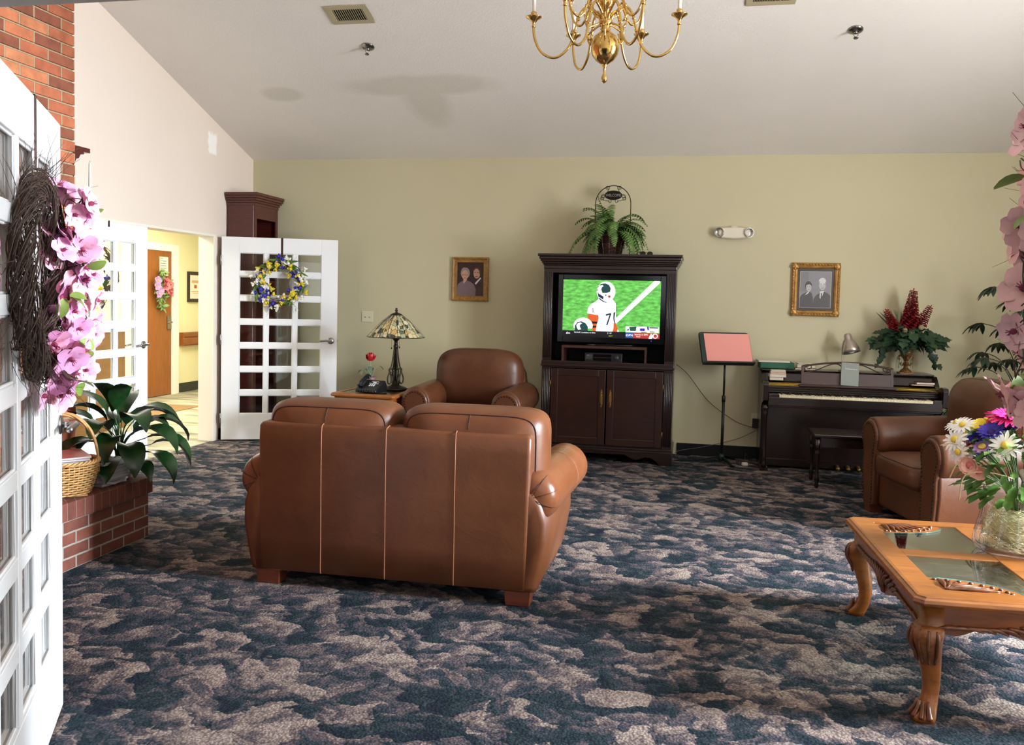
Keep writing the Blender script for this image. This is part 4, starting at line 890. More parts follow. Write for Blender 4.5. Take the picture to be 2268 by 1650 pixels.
for x in (1.36, 1.45, 1.54): m.tube(bez([(x, 8.43, .05), (x, 8.38, .045), (x, 8.33, .028)], 4), [.012]*3+[.016]*4+[.019]*2, 10)
m.build('pedals', M_hb, pn)
# music desk with open scrolled fretwork
dk = thing('_', '', '') if 0 else None
DX0, DX1, DY = 1.02, 1.815, 8.39
m = W(); m.box(DX0-.02, DX1+.02, DY-.02, DY+.03, .772, .79); lean = lambda z: DY+.02+(z-.79)*.22
for a, b_ in ((DX0, DX0+.022), (DX1-.022, DX1)): m.loft([[(a, lean(z)-.007, z), (b_, lean(z)-.007, z), (b_, lean(z)+.007, z), (a, lean(z)+.007, z)] for z in (.79, .955)], 0, False)
m.loft([[(DX0+.02, lean(z)-.004, z), (DX1-.02, lean(z)-.004, z), (DX1-.02, lean(z)+.004, z), (DX0+.02, lean(z)+.004, z)] for z in (.79, .895)], 0, False)
m.tube([(DX0+.005+(DX1-DX0-.01)*t, lean(.955), .950+.045*math.sin(math.pi*t)) for t in [i/24 for i in range(25)]], .009, 8)
xm_ = (DX0+DX1)/2
for s in (-1, 1):
    X = lambda q: xm_+s*q
    m.tube([(X(q), lean(z), z) for q, z in [(p.x, p.y) for p in bez([(.33, .955, 0), (.365, .94, 0), (.36, .912, 0), (.32, .905, 0), (.25, .925, 0), (.18, .958, 0), (.12, .978, 0), (.07, .975, 0), (.045, .95, 0), (.05, .915, 0)], 6)]], .006, 6)
    m.tube([(X(.33+.02*math.cos(a)), lean(.945), .945+.016*math.sin(a)) for a in [i*.35 for i in range(18)]], .0045, 5)
m.build('music_desk', M_pno2, pn)
# hymn book on the desk
hb = thing('songbook', 'grey green songbook standing on the piano music desk', 'book', (1.432, 8.362, .793), 0, None, None, (R(-13), R(3), R(2)))
MB().box(-.072, .072, .0035, .0185, .003, .205).build('pages', M_ivory, hb)
mc = mat('grey_green_cloth', (136, 142, 134), .7, bmp=.1, bs=300); MB().box(-.076, .076, 0, .0035, 0, .21).box(-.076, .076, .0185, .022, 0, .21).box(-.076, -.072, 0, .022, 0, .21).build('cover', mc, hb, .001, seg=1)
text('cover_title', 'The Methodist Hymnal', .0155, mat('silver_foil', (226, 222, 196), .35, .3), hb, (.008, -.0008, .152), (R(90), 0, 0), .0003, sx=.72)
# gooseneck lamp
dl = thing('desk_lamp', 'small brushed metal gooseneck lamp on the piano', 'lamp', (1.44, 8.68, .904)); M_nick = mat('brushed_nickel', (186, 176, 166), .3, .85, var=.08, vs=20)
MB().lathe([(.06, 0), (.062, .008), (.05, .018), (.012, .024), (.010, .03)], 28).build('base', M_nick, dl)
m = MB(); P = bez([(0, 0, .02), (-.025, 0, .10), (-.033, 0, .20), (-.022, -.005, .28), (.002, -.02, .315)], 8); m.tube(P, .0065, 8); m.build('gooseneck', M_nick, dl)
m = MB(); m.M = Matrix.Translation((.005, -.022, .335)) @ Matrix.Rotation(R(-14), 4, 'Y') @ Matrix.Rotation(R(-12), 4, 'X') @ Matrix.Scale(1.28, 4)
m.lathe([(.004, .014), (.020, .010), (.026, .0), (.027, -.03), (.030, -.038), (.046, -.066), (.058, -.10), (.063, -.132), (.060, -.132), (.055, -.10), (.043, -.066), (.026, -.04), (.001, -.03)], 28, cap=False); sh = m.build('lamp_shade', M_nick, dl)
m2 = MB(); m2.M = m.M; m2.ball((0, 0, -.10), (.03, .03, .036), 14).build('bulb', mat('frosted_bulb', (236, 236, 232), .3), dl)
# books on the piano
def book(label, loc, rz, L, Wd, T, cov, grp, spine=True, pages=None):
    """lying flat: L along x, Wd along y; spine on the far side, page edges to the front"""
    b_ = thing('book', label, 'book', loc, rz, grp); pg = pages or mat('book_pages', (226, 216, 196), .7, var=.06, vs=80, stretch=(1, 1, 30))
    c = .003
    MB().box(-L/2+.003, L/2-.003, -Wd/2+.003, Wd/2-.002, c, T-c).build('pages', pg, b_)
    mcv = mat('cover_%d_%d_%d' % cov, cov, .55, var=.08, vs=30)
    MB().box(-L/2, L/2, -Wd/2, Wd/2, 0, c).box(-L/2, L/2, -Wd/2, Wd/2, T-c, T).box(-L/2, L/2, Wd/2-c, Wd/2, 0, T).build('cover', mcv, b_, .0008, seg=1); return b_
g1 = 'books on the left end of the piano'
b0 = thing('binder', 'thick dark green binder lying on the left end of the piano top', 'binder', (.815, 8.70, .904), R(2))
MB().box(-.155, .155, -.115, .115, .004, .062).build('cover', mat('dark_green_cloth', (26, 84, 62), .6, var=.12, vs=30, bmp=.15, bs=250), b0, .004); MB().box(-.15, .15, -.119, -.114, .012, .054).build('label_strip', mat('green_spine', (30, 92, 68), .6), b0)
book('flat white booklet lying on top of the green binder', (.785, 8.69, .967), R(3), .29, .21, .014, (214, 206, 196), g1)
book('tan closed book under the thick black one, middle of the piano top', (1.075, 8.70, .904), R(4), .19, .14, .016, (120, 84, 60), g1)
book('thick black covered book with cream pages right of the green binder', (1.09, 8.69, .9205), R(-5), .165, .125, .038, (30, 20, 18), g1)
book('thin cream booklet lying on the thick black covered book', (1.075, 8.695, .959), R(7), .14, .11, .006, (214, 206, 180), g1)
z = .807
for lb, T, L, cv in [('lowest white paged book of the small pile at the piano left', .030, .125, (70, 60, 70)), ('second white book from the bottom of the small pile on the piano', .028, .150, (226, 216, 206)), ('pink edged thin book in the middle of the small pile on the piano', .013, .140, (206, 150, 130)),
                     ('pale thin book second from the top of the small pile on the piano', .011, .138, (216, 190, 170)), ('topmost curled booklet of the small pile at the piano left', .012, .132, (214, 196, 178))]:
    book(lb, (.815+random.uniform(-.005, .005)-(.01 if L < .13 else 0), 8.510, z), R(random.uniform(-2, 3)), L, .095, T, cv, g1); z += T+.0008
g2 = 'books on the right end of the piano'
book('lower thin book of the pair at the right end of the piano', (2.075, 8.512, .807), R(-2), .19, .095, .012, (90, 50, 40), g2)
book('small red book lying on another at the right end of the piano', (2.10, 8.512, .820), R(1), .155, .09, .020, (110, 30, 30), g2)
# gilded urn with red flowers and ivy
ur = thing('flower_urn', 'gold fleur urn of red spike flowers and ivy on the piano', 'flower arrangement', (1.965, 8.65, .904)); M_gilt = mat('antique_gilt', (122, 84, 44), .45, .6, var=.3, vs=30, bmp=.4, bs=60)
m = MB(); m.box(-.062, .062, -.062, .062, 0, .012).lathe([(.055, .012), (.045, .03), (.022, .05), (.016, .065), (.03, .078), (.03, .09), (.014, .10), (.016, .12), (.04, .15), (.056, .19), (.06, .22), (.052, .22), (.001, .20)], 20)
for s in (-1, 1):
    for ax in (0, 1):
        pt = [(s*(.016), 0, .10), (s*.03, 0, .075), (s*.046, 0, .085), (s*.044, 0, .10)]; m.tube(bez([(q[0], q[1], q[2]) if ax == 0 else (q[1], q[0], q[2]) for q in pt], 4), .007, 6)
        pt = [(s*.012, 0, .115), (s*.03, 0, .155), (s*.062, 0, .16), (s*.066, 0, .135), (s*.05, 0, .13)]; m.tube(bez([(q[0], q[1], q[2]) if ax == 0 else (q[1], q[0], q[2]) for q in pt], 4), .008, 6)
m.build('urn', M_gilt, ur)
random.seed(31); mi = MB(); mst = MB()
IVY = lambda t: (.35, 1.0, .62, .8, .25, .04)[min(5, int(t*5.01))]
def ivy(p, d, nn, s): mi.leaf(p, d, nn, s, s*1.0, .5, .10, 5, 0, IVY)
for i in range(210):
    a = random.uniform(0, 6.283); r = random.uniform(.03, .24)**.8*.78; h = .27+random.uniform(0, .24)*(1-r/.3)+random.uniform(-.03, .03)
    ivy((r*math.cos(a)*1.15, min(.05, r*math.sin(a)*.72), h), (math.cos(a), min(.25, math.sin(a)*.8), random.uniform(-.9, .4)), (0, -.6, 1), random.uniform(.07, .115))
for s, n in ((-1, 15), (1, 17)):
    for i in range(n):
        t = i/n; x = s*(.12+.13*t); p = (x+random.uniform(-.02, .02), -.03+random.uniform(-.05, .05), .30-.14*t-.10*t*t+random.uniform(-.02, .02)); ivy(p, (s*.6, random.uniform(-.5, .2), -.9), (s*.3, -1, .3), random.uniform(.045, .07))
    mst.tube(bez([(s*.05, 0, .25), (s*.15, -.03, .30), (s*.22, -.03, .20), (s*.245, -.03, .06)], 5), .002, 5)
for i in range(9): a = random.uniform(-2.6, -.5); mst.tube(bez([(0, 0, .2), (.1*math.cos(a), .08*math.sin(a), .2), (.12*math.cos(a), .1*math.sin(a), .05)], 4), .0015, 4)
mi.build('ivy_leaves', leafmat('dark_ivy', (20, 44, 26), (44, 76, 46), .5, 12), ur)
for x, s in ((-.095, 1), (-.06, 1.1)):
    for k in range(5): a = 1.2+.25*k; mst.leaf((x, .0, .36), (math.cos(a)*1.0-.1, -.1, math.sin(a)), (0, -1, .2), .20+.02*k, .016, .6, .2, 5)
mst.build('stems_and_blades', leafmat('blade_green', (44, 66, 36), (70, 94, 52), .5), ur)
M_redf = mat('crimson_petals', (160, 20, 40), .6, var=.25, vs=40); src = []
def spike(name, L, r, n):
    m = MB()
    for i in range(n):
        t = (i+.5)/n; rr = r*(1-.75*t); a = i*2.4
        for k in range(3): a2 = a+k*.7; d = Vector((math.cos(a2), math.sin(a2), .3)); m.leaf((rr*.35*math.cos(a2), rr*.35*math.sin(a2), L*t), d, (0, 0, 1), rr*1.25+.016, rr*1.0+.02, .9, .2, 3)
    m.tube([(0, 0, 0), (0, 0, L*1.08)], .003, 5); m.ball((0, 0, L*1.05), (.006, .006, .012), 6); return m.build(name, M_redf, ur)
for loc, d, L, r, n in [((.01, -.01, .40), (.06, -.05, 1), .36, .055, 64), ((-.10, -.03, .39), (-.55, -.1, 1), .21, .034, 30), ((.09, -.02, .44), (.50, -.1, 1), .20, .036, 30)]:
    o = spike('flower_spike', L, r, n); o.location = loc; o.rotation_mode = 'QUATERNION'; o.rotation_quaternion = Vector(d).to_track_quat('Z', 'Y')
m = MB()
for x, z in ((-.035, .40), (.10, .43), (.02, .385)): m.ball((x, -.07, z), (.028, .02, .026), 10)
m.build('cream_roses', mat('muted_cream_petals', (140, 132, 96), .7, var=.2, vs=40), ur)
# bench
bn = thing('piano_bench', 'dark wooden bench with turned legs in front of the piano', 'bench', (1.42, 7.73, 0))
MB().box(-.39, .39, -.21, .21, .425, .452).build('seat', M_pno, bn, .006); m = MB(); m.box(-.36, .36, -.185, -.165, .345, .425).box(-.36, .36, .165, .185, .345, .425).box(-.365, -.345, -.18, .18, .345, .425).box(.345, .365, -.18, .18, .345, .425); m.build('apron', M_pno, bn)
for sx in (-1, 1):
    for sy in (-1, 1): MB().lathe([(.012, 0), (.018, .02), (.014, .035), (.02, .07), (.015, .10), (.013, .16), (.02, .28), (.024, .30), (.018, .315), (.024, .33), (.024, .425)], 14, (sx*.35, sy*.17, 0)).build('leg', M_pno, bn)
# music stand with folder and pink sheet
msd = thing('music_stand', 'black music stand with a tilted desk left of the piano', 'music stand', (.335, 8.50, 0), R(16)); M_stand = mat('black_enamel', (30, 34, 32), .4, .3); MG = mat('deep_green_enamel', (18, 44, 36), .45)
m = MB()
for k in range(3): a = R(-82+120*k); m.loft([[(.02*math.cos(a)-w_*math.sin(a), .02*math.sin(a)+w_*math.cos(a), z1), (.24*math.cos(a)-w_*.6*math.sin(a), .24*math.sin(a)+w_*.6*math.cos(a), z2)] for w_, z1, z2 in ((-.016, .05, .0), (.016, .05, .0), (.016, .062, .012), (-.016, .062, .012))], 0, False)
m.lathe([(.03, .02), (.03, .07), (.016, .085)], 14); m.build('tripod_base', MG, msd)
m = MB(); m.tube([(0, 0, .05), (.0, 0, .60)], .0135, 12).tube([(0, 0, .58), (0, 0, .64)], .017, 12).tube([(0, 0, .62), (0.0, 0, 1.02)], .0095, 12); m.build('pole', M_stand, msd)
Td = Matrix.Translation((0, -.005, 1.085)) @ Matrix.Rotation(R(-30), 4, 'X')
def rrect(w_, h, r, n=4): return [(sx*(w_/2-r)+r*math.cos(R(a+90*k/n)), sz*(h/2-r)+r*math.sin(R(a+90*k/n))) for sx, sz, a in ((1, 1, 0), (-1, 1, 90), (-1, -1, 180), (1, -1, 270)) for k in range(n+1)]
m = MB(); m.M = Td; m.prism(rrect(.49, .345, .03), -.002, .002, 'y'); m.box(-.245, .245, -.055, 0, -.174, -.170).box(-.245, .245, -.057, -.054, -.174, -.158); m.build('desk', M_stand, msd)
m = MB(); m.M = Td; m.box(-.02, .02, .002, .03, -.06, .0).build('desk_bracket', M_stand, msd)
def on_stand(name, label, cat, d0, d1, w_, h, dx, dz, mm, pname):
    t = thing(name, label, cat, msd.location, R(16)); m = MB(); m.M = Td; m.prism(rrect(w_, h, .004), d0, d1, 'y')
    m.v = [Matrix.Translation((dx*math.cos(0), 0, 0)) @ p + Td.to_3x3() @ Vector((0, 0, dz)) for p in m.v]; m.build(pname, mm, t); return t
on_stand('folder', 'dark green folder standing open on the music stand', 'folder', -.014, -.003, .475, .325, -.004, -.002, MG, 'folder_cover')
on_stand('paper_sheet', 'large blank pink sheet of paper on the music stand', 'paper', -.0165, -.0145, .435, .312, .02, -.004, mat('salmon_pink_paper', (238, 158, 148), .7), 'sheet')
# outlet, charger, cords on the floor
def outlet(name, label, x, z, w_, h, kids):
    t = thing(name, label, 'wall plate', (x, YB, z)); MB().box(-w_/2, w_/2, -.006, -.0005, -h/2, h/2).build('cover_plate', mat('ivory_plastic', (214, 208, 178), .4), t, .002); kids(t); return t
def k1(t):
    for s in (-1, 1): MB().box(-.017, .017, -.009, -.006, s*.026-.014, s*.026+.014).build('socket', mat('ivory_plastic2', (206, 198, 166), .4), t, .002)
outlet('wall_outlet', 'ivory wall outlet with a plugged in black adapter beside the piano', .655, .385, .075, .12, k1)
ad = thing('power_adapter', 'black plug-in power adapter on the outlet beside the piano', 'adapter', (.655, YB-.0095, .355)); MB().box(-.027, .027, -.045, 0, -.05, .042).build('adapter_case', M_blk, ad, .006)
def k2(t):
    for s in (-1, 1):
        MB().prism(ell(s*.024, -.004, .013, .013, 12), -.009, -.006, 'y').build('jack', mat('ivory_plastic2', (206, 198, 166), .4), t); MB().box(s*.024-.006, s*.024+.006, -.010, -.009, -.012, -.004).build('jack_socket', mat('shadow_grey_plastic', (120, 114, 92), .5), t)
outlet('jack_plate', 'double ivory telephone jack plate on the wall above the side table', -3.367, 1.287, .125, .115, k2)
cdm = mat('dark_cord', (40, 38, 34), .6)
tag(MB().tube(bez([(-.12, 8.80, .90), (.0, 8.815, .80), (.20, 8.825, .55), (.45, 8.825, .37), (.60, 8.82, .315), (.66, 8.80, .31)], 8), .003, 6).build('wall_cable', cdm), 'thin dark cord hanging from the cabinet to the wall outlet', 'cord')
tag(MB().tube(bez([(.66, 8.81, .28), (.52, 8.825, .20), (.36, 8.825, .145), (.15, 8.80, .09), (-.08, 8.72, .05), (-.09, 8.64, .004)], 8), .003, 6).build('floor_cable', mat('grey_cord', (96, 96, 94), .6)), 'grey cord sagging along the black baseboard behind the stand', 'cord')
wb = thing('white_adapter', 'small white plug lying on the carpet by the piano leg', 'plug', (.545, 8.42, .0), R(20)); MB().box(-.025, .025, -.018, .018, .0, .028).build('plug_body', mat('white_plastic', (226, 220, 212), .4), wb, .005); MB().tube(bez([(.0, .016, .014), (.02, .06, .03), (.06, .12, .09), (.085, .10, .02)], 6), .0025, 5).build('plug_cable', cdm, wb)
# potted broadleaf plant in the far right corner
cp = thing('potted_fatsia', 'tall dark green hand-leaved potted plant in the far right corner', 'potted plant', (2.80, 8.22, 0))
MB().lathe([(.13, 0), (.17, .28), (.18, .28), (.18, .31), (.16, .31), (.155, .27), (.001, .26)], 28).build('pot', mat('terracotta_brown_pot', (96, 58, 42), .6), cp)
random.seed(77); m = MB(); mt = MB()
FS = lambda t: max(.04, math.sin(math.pi*min(.97, .05+.9*t)))
for i in range(40):
    a = random.uniform(0, 6.283); h = .62+1.16*((i+.5)/40); r = random.uniform(.20, .50)*(1.15-.45*(h-.6)/1.2)
    c_ = Vector((r*math.cos(a), r*math.sin(a)*.8, h)); 
    if c_.y > .45: c_.y = .45
    mt.tube(bez([(.02*math.cos(a), .02*math.sin(a), h-.30), (r*.5*math.cos(a), r*.5*math.sin(a), h-.06), c_], 4), .004, 5)
    for k in range(7):
        b = a+R(-75+25*k); d = Vector((math.cos(b), math.sin(b), -.35+random.uniform(-.15, .15))); m.leaf(c_, d, (0, 0, 1), random.uniform(.15, .20)*(1 if k in (2, 3, 4) else .8), .044, .8, .14, 4, 0, FS)
mt.tube([(0, 0, .26), (.01, 0, .9), (-.01, .01, 1.7)], [.018, .014, .008], 8); mt.tube([(.05, .03, .26), (.07, .03, 1.0), (.05, .0, 1.5)], [.014, .011, .007], 8)
m.build('leaves', leafmat('dark_fatsia', (16, 34, 24), (34, 58, 38), .35, 10), cp); mt.build('stems', leafmat('fatsia_stem', (40, 52, 34), (62, 74, 46), .6), cp)
# wall pictures
def frame(m, x0, x1, z0, z1, prof, y=YB):
    """mitred frame: prof = list of (inset from the outer edge, height off the wall)"""
    rings = [[(x0+i, y-h, z0+i), (x1-i, y-h, z0+i), (x1-i, y-h, z1-i), (x0+i, y-h, z1-i)] for i, h in prof]; return m.loft(rings, 0, False, False)
M_gold = wood('gold_leaf_frame', (112, 76, 30), (186, 140, 62), .38, (3, 3, 3), 8, .1); M_gold2 = mat('ornate_gilt_frame', (176, 132, 70), .4, .5, var=.35, vs=22, bmp=.6, bs=45)
skin = mat('print_skin', (206, 160, 138), .5); 
def picm(*cols): return [mat('print_%d_%d_%d' % c, c, .45) for c in cols]
def pic_thing(label, x0, x1, z0, z1, prof, fm, iw, mats_, shapes, bev=.003, extra=None):
    t = thing('framed_portrait', label, 'framed picture', ((x0+x1)/2, YB, (z0+z1)/2)); oo = Vector(((x0+x1)/2, YB, (z0+z1)/2)); q = Vector((0, 0.0005, 0))
    f = frame(off(MB(), oo), x0, x1, z0, z1, prof, YB-.0006)
    if extra: extra(f)
    f.build('frame', fm, t, bev)
    m = off(MB(), oo); k = 0
    def U(u, v): return (x0+iw+u*(x1-x0-2*iw), z0+iw+v*(z1-z0-2*iw))
    for pts, mi_ in shapes: k += 1; m.prism([U(*p) for p in pts], YB-.012-.00015*k, YB-.004, 'y', mi_)
    m.build('portrait_print', mats_, t); m = off(MB(), oo); a = U(0, 0); b_ = U(1, 1); m.box(a[0], b_[0], YB-.0185, YB-.0175, a[1], b_[1]).build('glazing', glass('picture_glass', (1, 1, 1), .5), t); return t
full = [(0, 0), (1, 0), (1, 1), (0, 1)]
pic_thing('gold framed colour portrait of an elderly couple above the armchair', -2.44, -2.05, 1.476, 1.93, [(0, 0), (0, .022), (.008, .03), (.016, .03), (.024, .02), (.044, .018), (.052, .022), (.056, .012)], M_gold, .054,
          picm((16, 12, 22), (118, 104, 112), (206, 160, 140), (150, 140, 140), (36, 30, 38), (232, 228, 226), (60, 40, 36), (160, 60, 66), (150, 138, 142)),
          [(full, 0), ([(0, .02), (.0, .26), (.05, .36), (.16, .42), (.26, .46), (.40, .46), (.54, .41), (.64, .34), (.72, .20), (.70, 0), (0, 0)], 1), ([(.24, .42), (.25, .36), (.30, .40), (.36, .46), (.38, .50), (.24, .50)], 2),
           (ell(.31, .68, .175, .165, 24), 3), (ell(.30, .63, .125, .145, 24), 2), ([(.17, .70), (.17, .80), (.25, .85), (.40, .83), (.44, .72), (.42, .66), (.38, .755), (.28, .77), (.20, .73)], 8), ([(.185, .645), (.275, .645), (.275, .605), (.195, .605)], 6), ([(.31, .645), (.415, .645), (.405, .605), (.315, .605)], 6), ([(.20, .64), (.26, .64), (.26, .613), (.205, .613)], 2), ([(.32, .64), (.40, .64), (.395, .613), (.325, .613)], 2), ([(.25, .545), (.345, .545), (.33, .53), (.265, .53)], 7),
           ([(.70, 0), (.73, .20), (.68, .36), (.74, .42), (.84, .48), (.93, .50), (1, .44), (1, 0)], 4), ([(.68, .38), (.72, .42), (.88, .56), (.90, .52), (.72, .34)], 5), (ell(.745, .685, .125, .165, 24), 2), ([(.62, .72), (.60, .80), (.68, .86), (.80, .86), (.88, .78), (.875, .66), (.845, .64), (.84, .74), (.78, .81), (.70, .815), (.64, .76)], 6), ([(.66, .71), (.71, .72), (.71, .70), (.66, .69)], 6), ([(.76, .72), (.82, .71), (.82, .69), (.76, .70)], 6), ([(.69, .585), (.79, .60), (.78, .575), (.70, .565)], 7)])
def corners(f):
    for sx in (-1, 1):
        for sz in (-1, 1):
            cx, cz = 1.1665+sx*.192, 1.663+sz*.222
            f.ball((cx, YB-.03, cz), (.034, .016, .034), 10)
            for k in range(5): a = R(45)+k*1.2566; f.ball((cx+.024*math.cos(a), YB-.036, cz+.024*math.sin(a)), (.011, .010, .011), 8)
    for k in range(13):
        for s in (-1, 1):
            f.ball((1.1665+s*.205, YB-.034, 1.663+(k-6)*.028), (.008, .008, .011), 6)
            if k < 11: f.ball((1.1665+(k-5)*.028, YB-.034, 1.663+s*.236), (.011, .008, .008), 6)
pic_thing('ornate gold frame with a black and white couple above the piano', .946, 1.387, 1.409, 1.917, [(0, 0), (-.002, .02), (.010, .034), (.022, .026), (.034, .032), (.05, .024), (.055, .016), (.056, .012)], M_gold2, .055,
          picm((8, 8, 8), (132, 134, 142), (92, 94, 102), (60, 62, 70), (188, 186, 190), (220, 218, 220), (38, 40, 48), (212, 200, 168), (118, 118, 126)),
          [(full, 0), ([(.065, .06), (.935, .06), (.935, .94), (.065, .94)], 7), ([(.075, .067), (.925, .067), (.925, .933), (.075, .933)], 1), ([(.075, .45), (.30, .45), (.30, .933), (.075, .933)], 8),
           ([(.075, .067), (.075, .30), (.13, .38), (.22, .42), (.32, .45), (.40, .42), (.44, .30), (.46, .067)], 3), ([(.21, .36), (.29, .44), (.35, .47), (.30, .40)], 5), (ell(.305, .585, .095, .115, 22), 6), (ell(.315, .555, .075, .10, 22), 4), ([(.22, .60), (.25, .66), (.33, .68), (.40, .63), (.40, .585), (.33, .63), (.26, .61)], 6), ([(.275, .57), (.30, .57), (.30, .56), (.275, .56)], 3), ([(.335, .57), (.36, .57), (.36, .56), (.335, .56)], 3), ([(.29, .505), (.34, .505), (.33, .495), (.30, .495)], 3),
           ([(.44, .067), (.46, .28), (.52, .36), (.62, .42), (.72, .46), (.84, .42), (.92, .36), (.925, .067)], 3), ([(.62, .32), (.63, .46), (.74, .47), (.70, .36), (.65, .28)], 5), ([(.655, .42), (.685, .42), (.68, .30), (.655, .29)], 6), (ell(.69, .635, .10, .145, 22), 4), (ell(.685, .70, .098, .085, 20), 5), ([(.60, .70), (.595, .62), (.61, .62), (.615, .70)], 8), ([(.775, .70), (.79, .62), (.775, .60), (.765, .68)], 8), ([(.635, .645), (.67, .645), (.67, .632), (.635, .632)], 6), ([(.71, .645), (.745, .645), (.745, .632), (.71, .632)], 6), ([(.66, .545), (.725, .545), (.715, .535), (.67, .535)], 3)], .002, corners)
# emergency light
el_ = thing('emergency_light', 'white emergency light with two round lamps on the back wall', 'emergency light', (.39, YB, 2.197)); MW = mat('warm_white_plastic', (224, 216, 196), .45)
m = MB(); m.loft([[(-.15, -y, -.02*k), (-.12, -y, -.052*k), (0, -y, -.062*k), (.12, -y, -.052*k), (.15, -y, -.02*k), (.15, -y, .02*k), (.12, -y, .048*k), (0, -y, .056*k), (-.12, -y, .048*k), (-.15, -y, .02*k)] for y, k in ((.001, 1), (.05, 1), (.07, .85))], 0, False); m.build('housing', MW, el_, .008)
MB().box(-.03, .03, -.03, -.002, .052, .066).build('mounting_knob', MW, el_, .004)
for s in (-1, 1):
    m = MB(); m.M = Matrix.Translation((s*.135, -.055, .0)) @ Matrix.Rotation(R(90), 4, 'X') @ Matrix.Rotation(R(s*18), 4, 'Y'); m.lathe([(.02, -.03), (.042, .0), (.048, .025), (.044, .027), (.03, .005), (.001, -.005)], 22, cap=False)
    ld = m.build('lamp_head', mat('chromed_reflector', (196, 196, 190), .2, .85), el_); m2 = MB(); m2.M = m.M; m2.lathe([(.001, .031), (.03, .030), (.044, .024)], 20, cap=False).build('lens', glass('clear_lens', (.95, .95, .95), 1.2), ld); m3 = MB(); m3.M = m.M; m3.ball((0, 0, .006), (.009, .009, .014), 8).build('bulb', mat('frosted_bulb', (236, 236, 232), .3), ld)
# ================================================================ coffee table and vase
M_hon = wood('honey_oak', (114, 64, 24), (166, 100, 40), .34, (1.2, 8, 8), 3.5, .2, .45)
M_honx = wood('honey_oak_apron', (100, 52, 20), (146, 82, 34), .32, (1.2, 8, 8), 3.5, .3, .5)
M_carv = wood('dark_carved_oak', (74, 38, 18), (128, 70, 32), .3, (6, 6, 6), 5, .4)
ZT = .47; TXc, TYc, TW, TL = 1.335, 3.955, 1.07, 1.24
ct = thing('coffee_table', 'carved honey oak coffee table with glass panes at the lower right', 'coffee table', (TXc, TYc, 0), R(2))
hw, hl = TW/2, TL/2
def clip(hx, hy, c): return [(hx-c, hy), (hx, hy-c), (hx, -hy+c), (hx-c, -hy), (-hx+c, -hy), (-hx, -hy+c), (-hx, hy-c), (-hx+c, hy)]
m = MB(); prof = [(.030, ZT-.040), (.008, ZT-.034), (0, ZT-.022), (.004, ZT-.010), (.016, ZT-.006), (.018, ZT-.002), (.030, ZT), (.115, ZT), (.115, ZT-.03)]
m.loft([[(x, y, z) for x, y in clip(hw-i, hl-i, max(.004, .03-i*.25))] for i, z in prof], 0, False, False); m.build('top_frame', M_hon, ct, .0015)
ix, iy = hw-.115, hl-.115
m = MB(); m.box(-.055, .055, -iy, iy, ZT-.028, ZT-.001).box(-ix, -.055, -.05, .05, ZT-.028, ZT-.001).box(.055, ix, -.05, .05, ZT-.028, ZT-.001); m.build('cross_bars', M_hon, ct, .003)
M_tg = glass('table_glass', (.70, .76, .72), 2.2, .02); M_tge = mat('teal_glass_edge', (90, 168, 168), .15)
for sx in (-1, 1):
    for sy in (-1, 1):
        # carved quarter corner and the glass pane cut round it
        x0, y0 = .055, .05; R0x, R0y = .30, .17
        q = [(x0, y0), (ix, y0)]; arc = [(ix-R0x*math.sin(R(a)), iy-R0y*math.cos(R(a))) for a in range(90, -1, -9)]
        arc = [(ix-R0x*math.cos(R(a)), iy-R0y*math.sin(R(a))) for a in range(90, -1, -10)]   # from (ix, iy-R0y) to (ix-R0x, iy)
        poly = [(x0, y0), (ix, y0)]+arc+[(x0, iy)]
        MB().prism([(sx*x, sy*y) for x, y in poly], ZT-.010, ZT-.004, 'z').build('glass_pane', M_tg, ct)
        m = MB(); pp = [Vector((sx*x, sy*y, ZT-.007)) for x, y in arc]; m.tube(pp, .003, 6); m.build('glass_edge', M_tge, ct)
        m = MB(); m.prism([(sx*x, sy*y) for x, y in [(ix, iy)]+arc[::-1]], ZT-.03, ZT-.006, 'z')
        c = m.build('corner_piece', M_hon, ct)
        m = MB()
        for k in range(7):
            a = R(10+k*12); L1 = .22*(1-.4*abs(math.sin(a))); P0 = Vector((sx*(ix-.03), sy*(iy-.025), ZT-.005)); P1 = Vector((sx*(ix-.02-L1*math.cos(a)), sy*(iy-.015-.135*math.sin(a)), ZT-.005))
            md = (P0+P1)/2+Vector((0, 0, .006))+Vector((sx*.012*math.sin(k), sy*.01, 0)); m.tube(bez([P0, md, P1], 5), [.004]*4+[.009]*4+[.004]*3, 6)
        for k in range(9): a = R(5+k*10); m.ball((sx*(ix-.255*math.cos(a)), sy*(iy-.142*math.sin(a)), ZT-.004), (.009, .008, .006), 8)
        m.build('carved_leaf', M_carv, c)
m = MB(); m.M = Matrix.Translation((0, 0, ZT-.009))
for k in range(8): a = k*math.pi/4; m.leaf((0, 0, 0), (math.cos(a), math.sin(a), 0), (0, 0, 1), .11, .04, 0, .15, 4)
m.build('center_star', M_carv, ct)
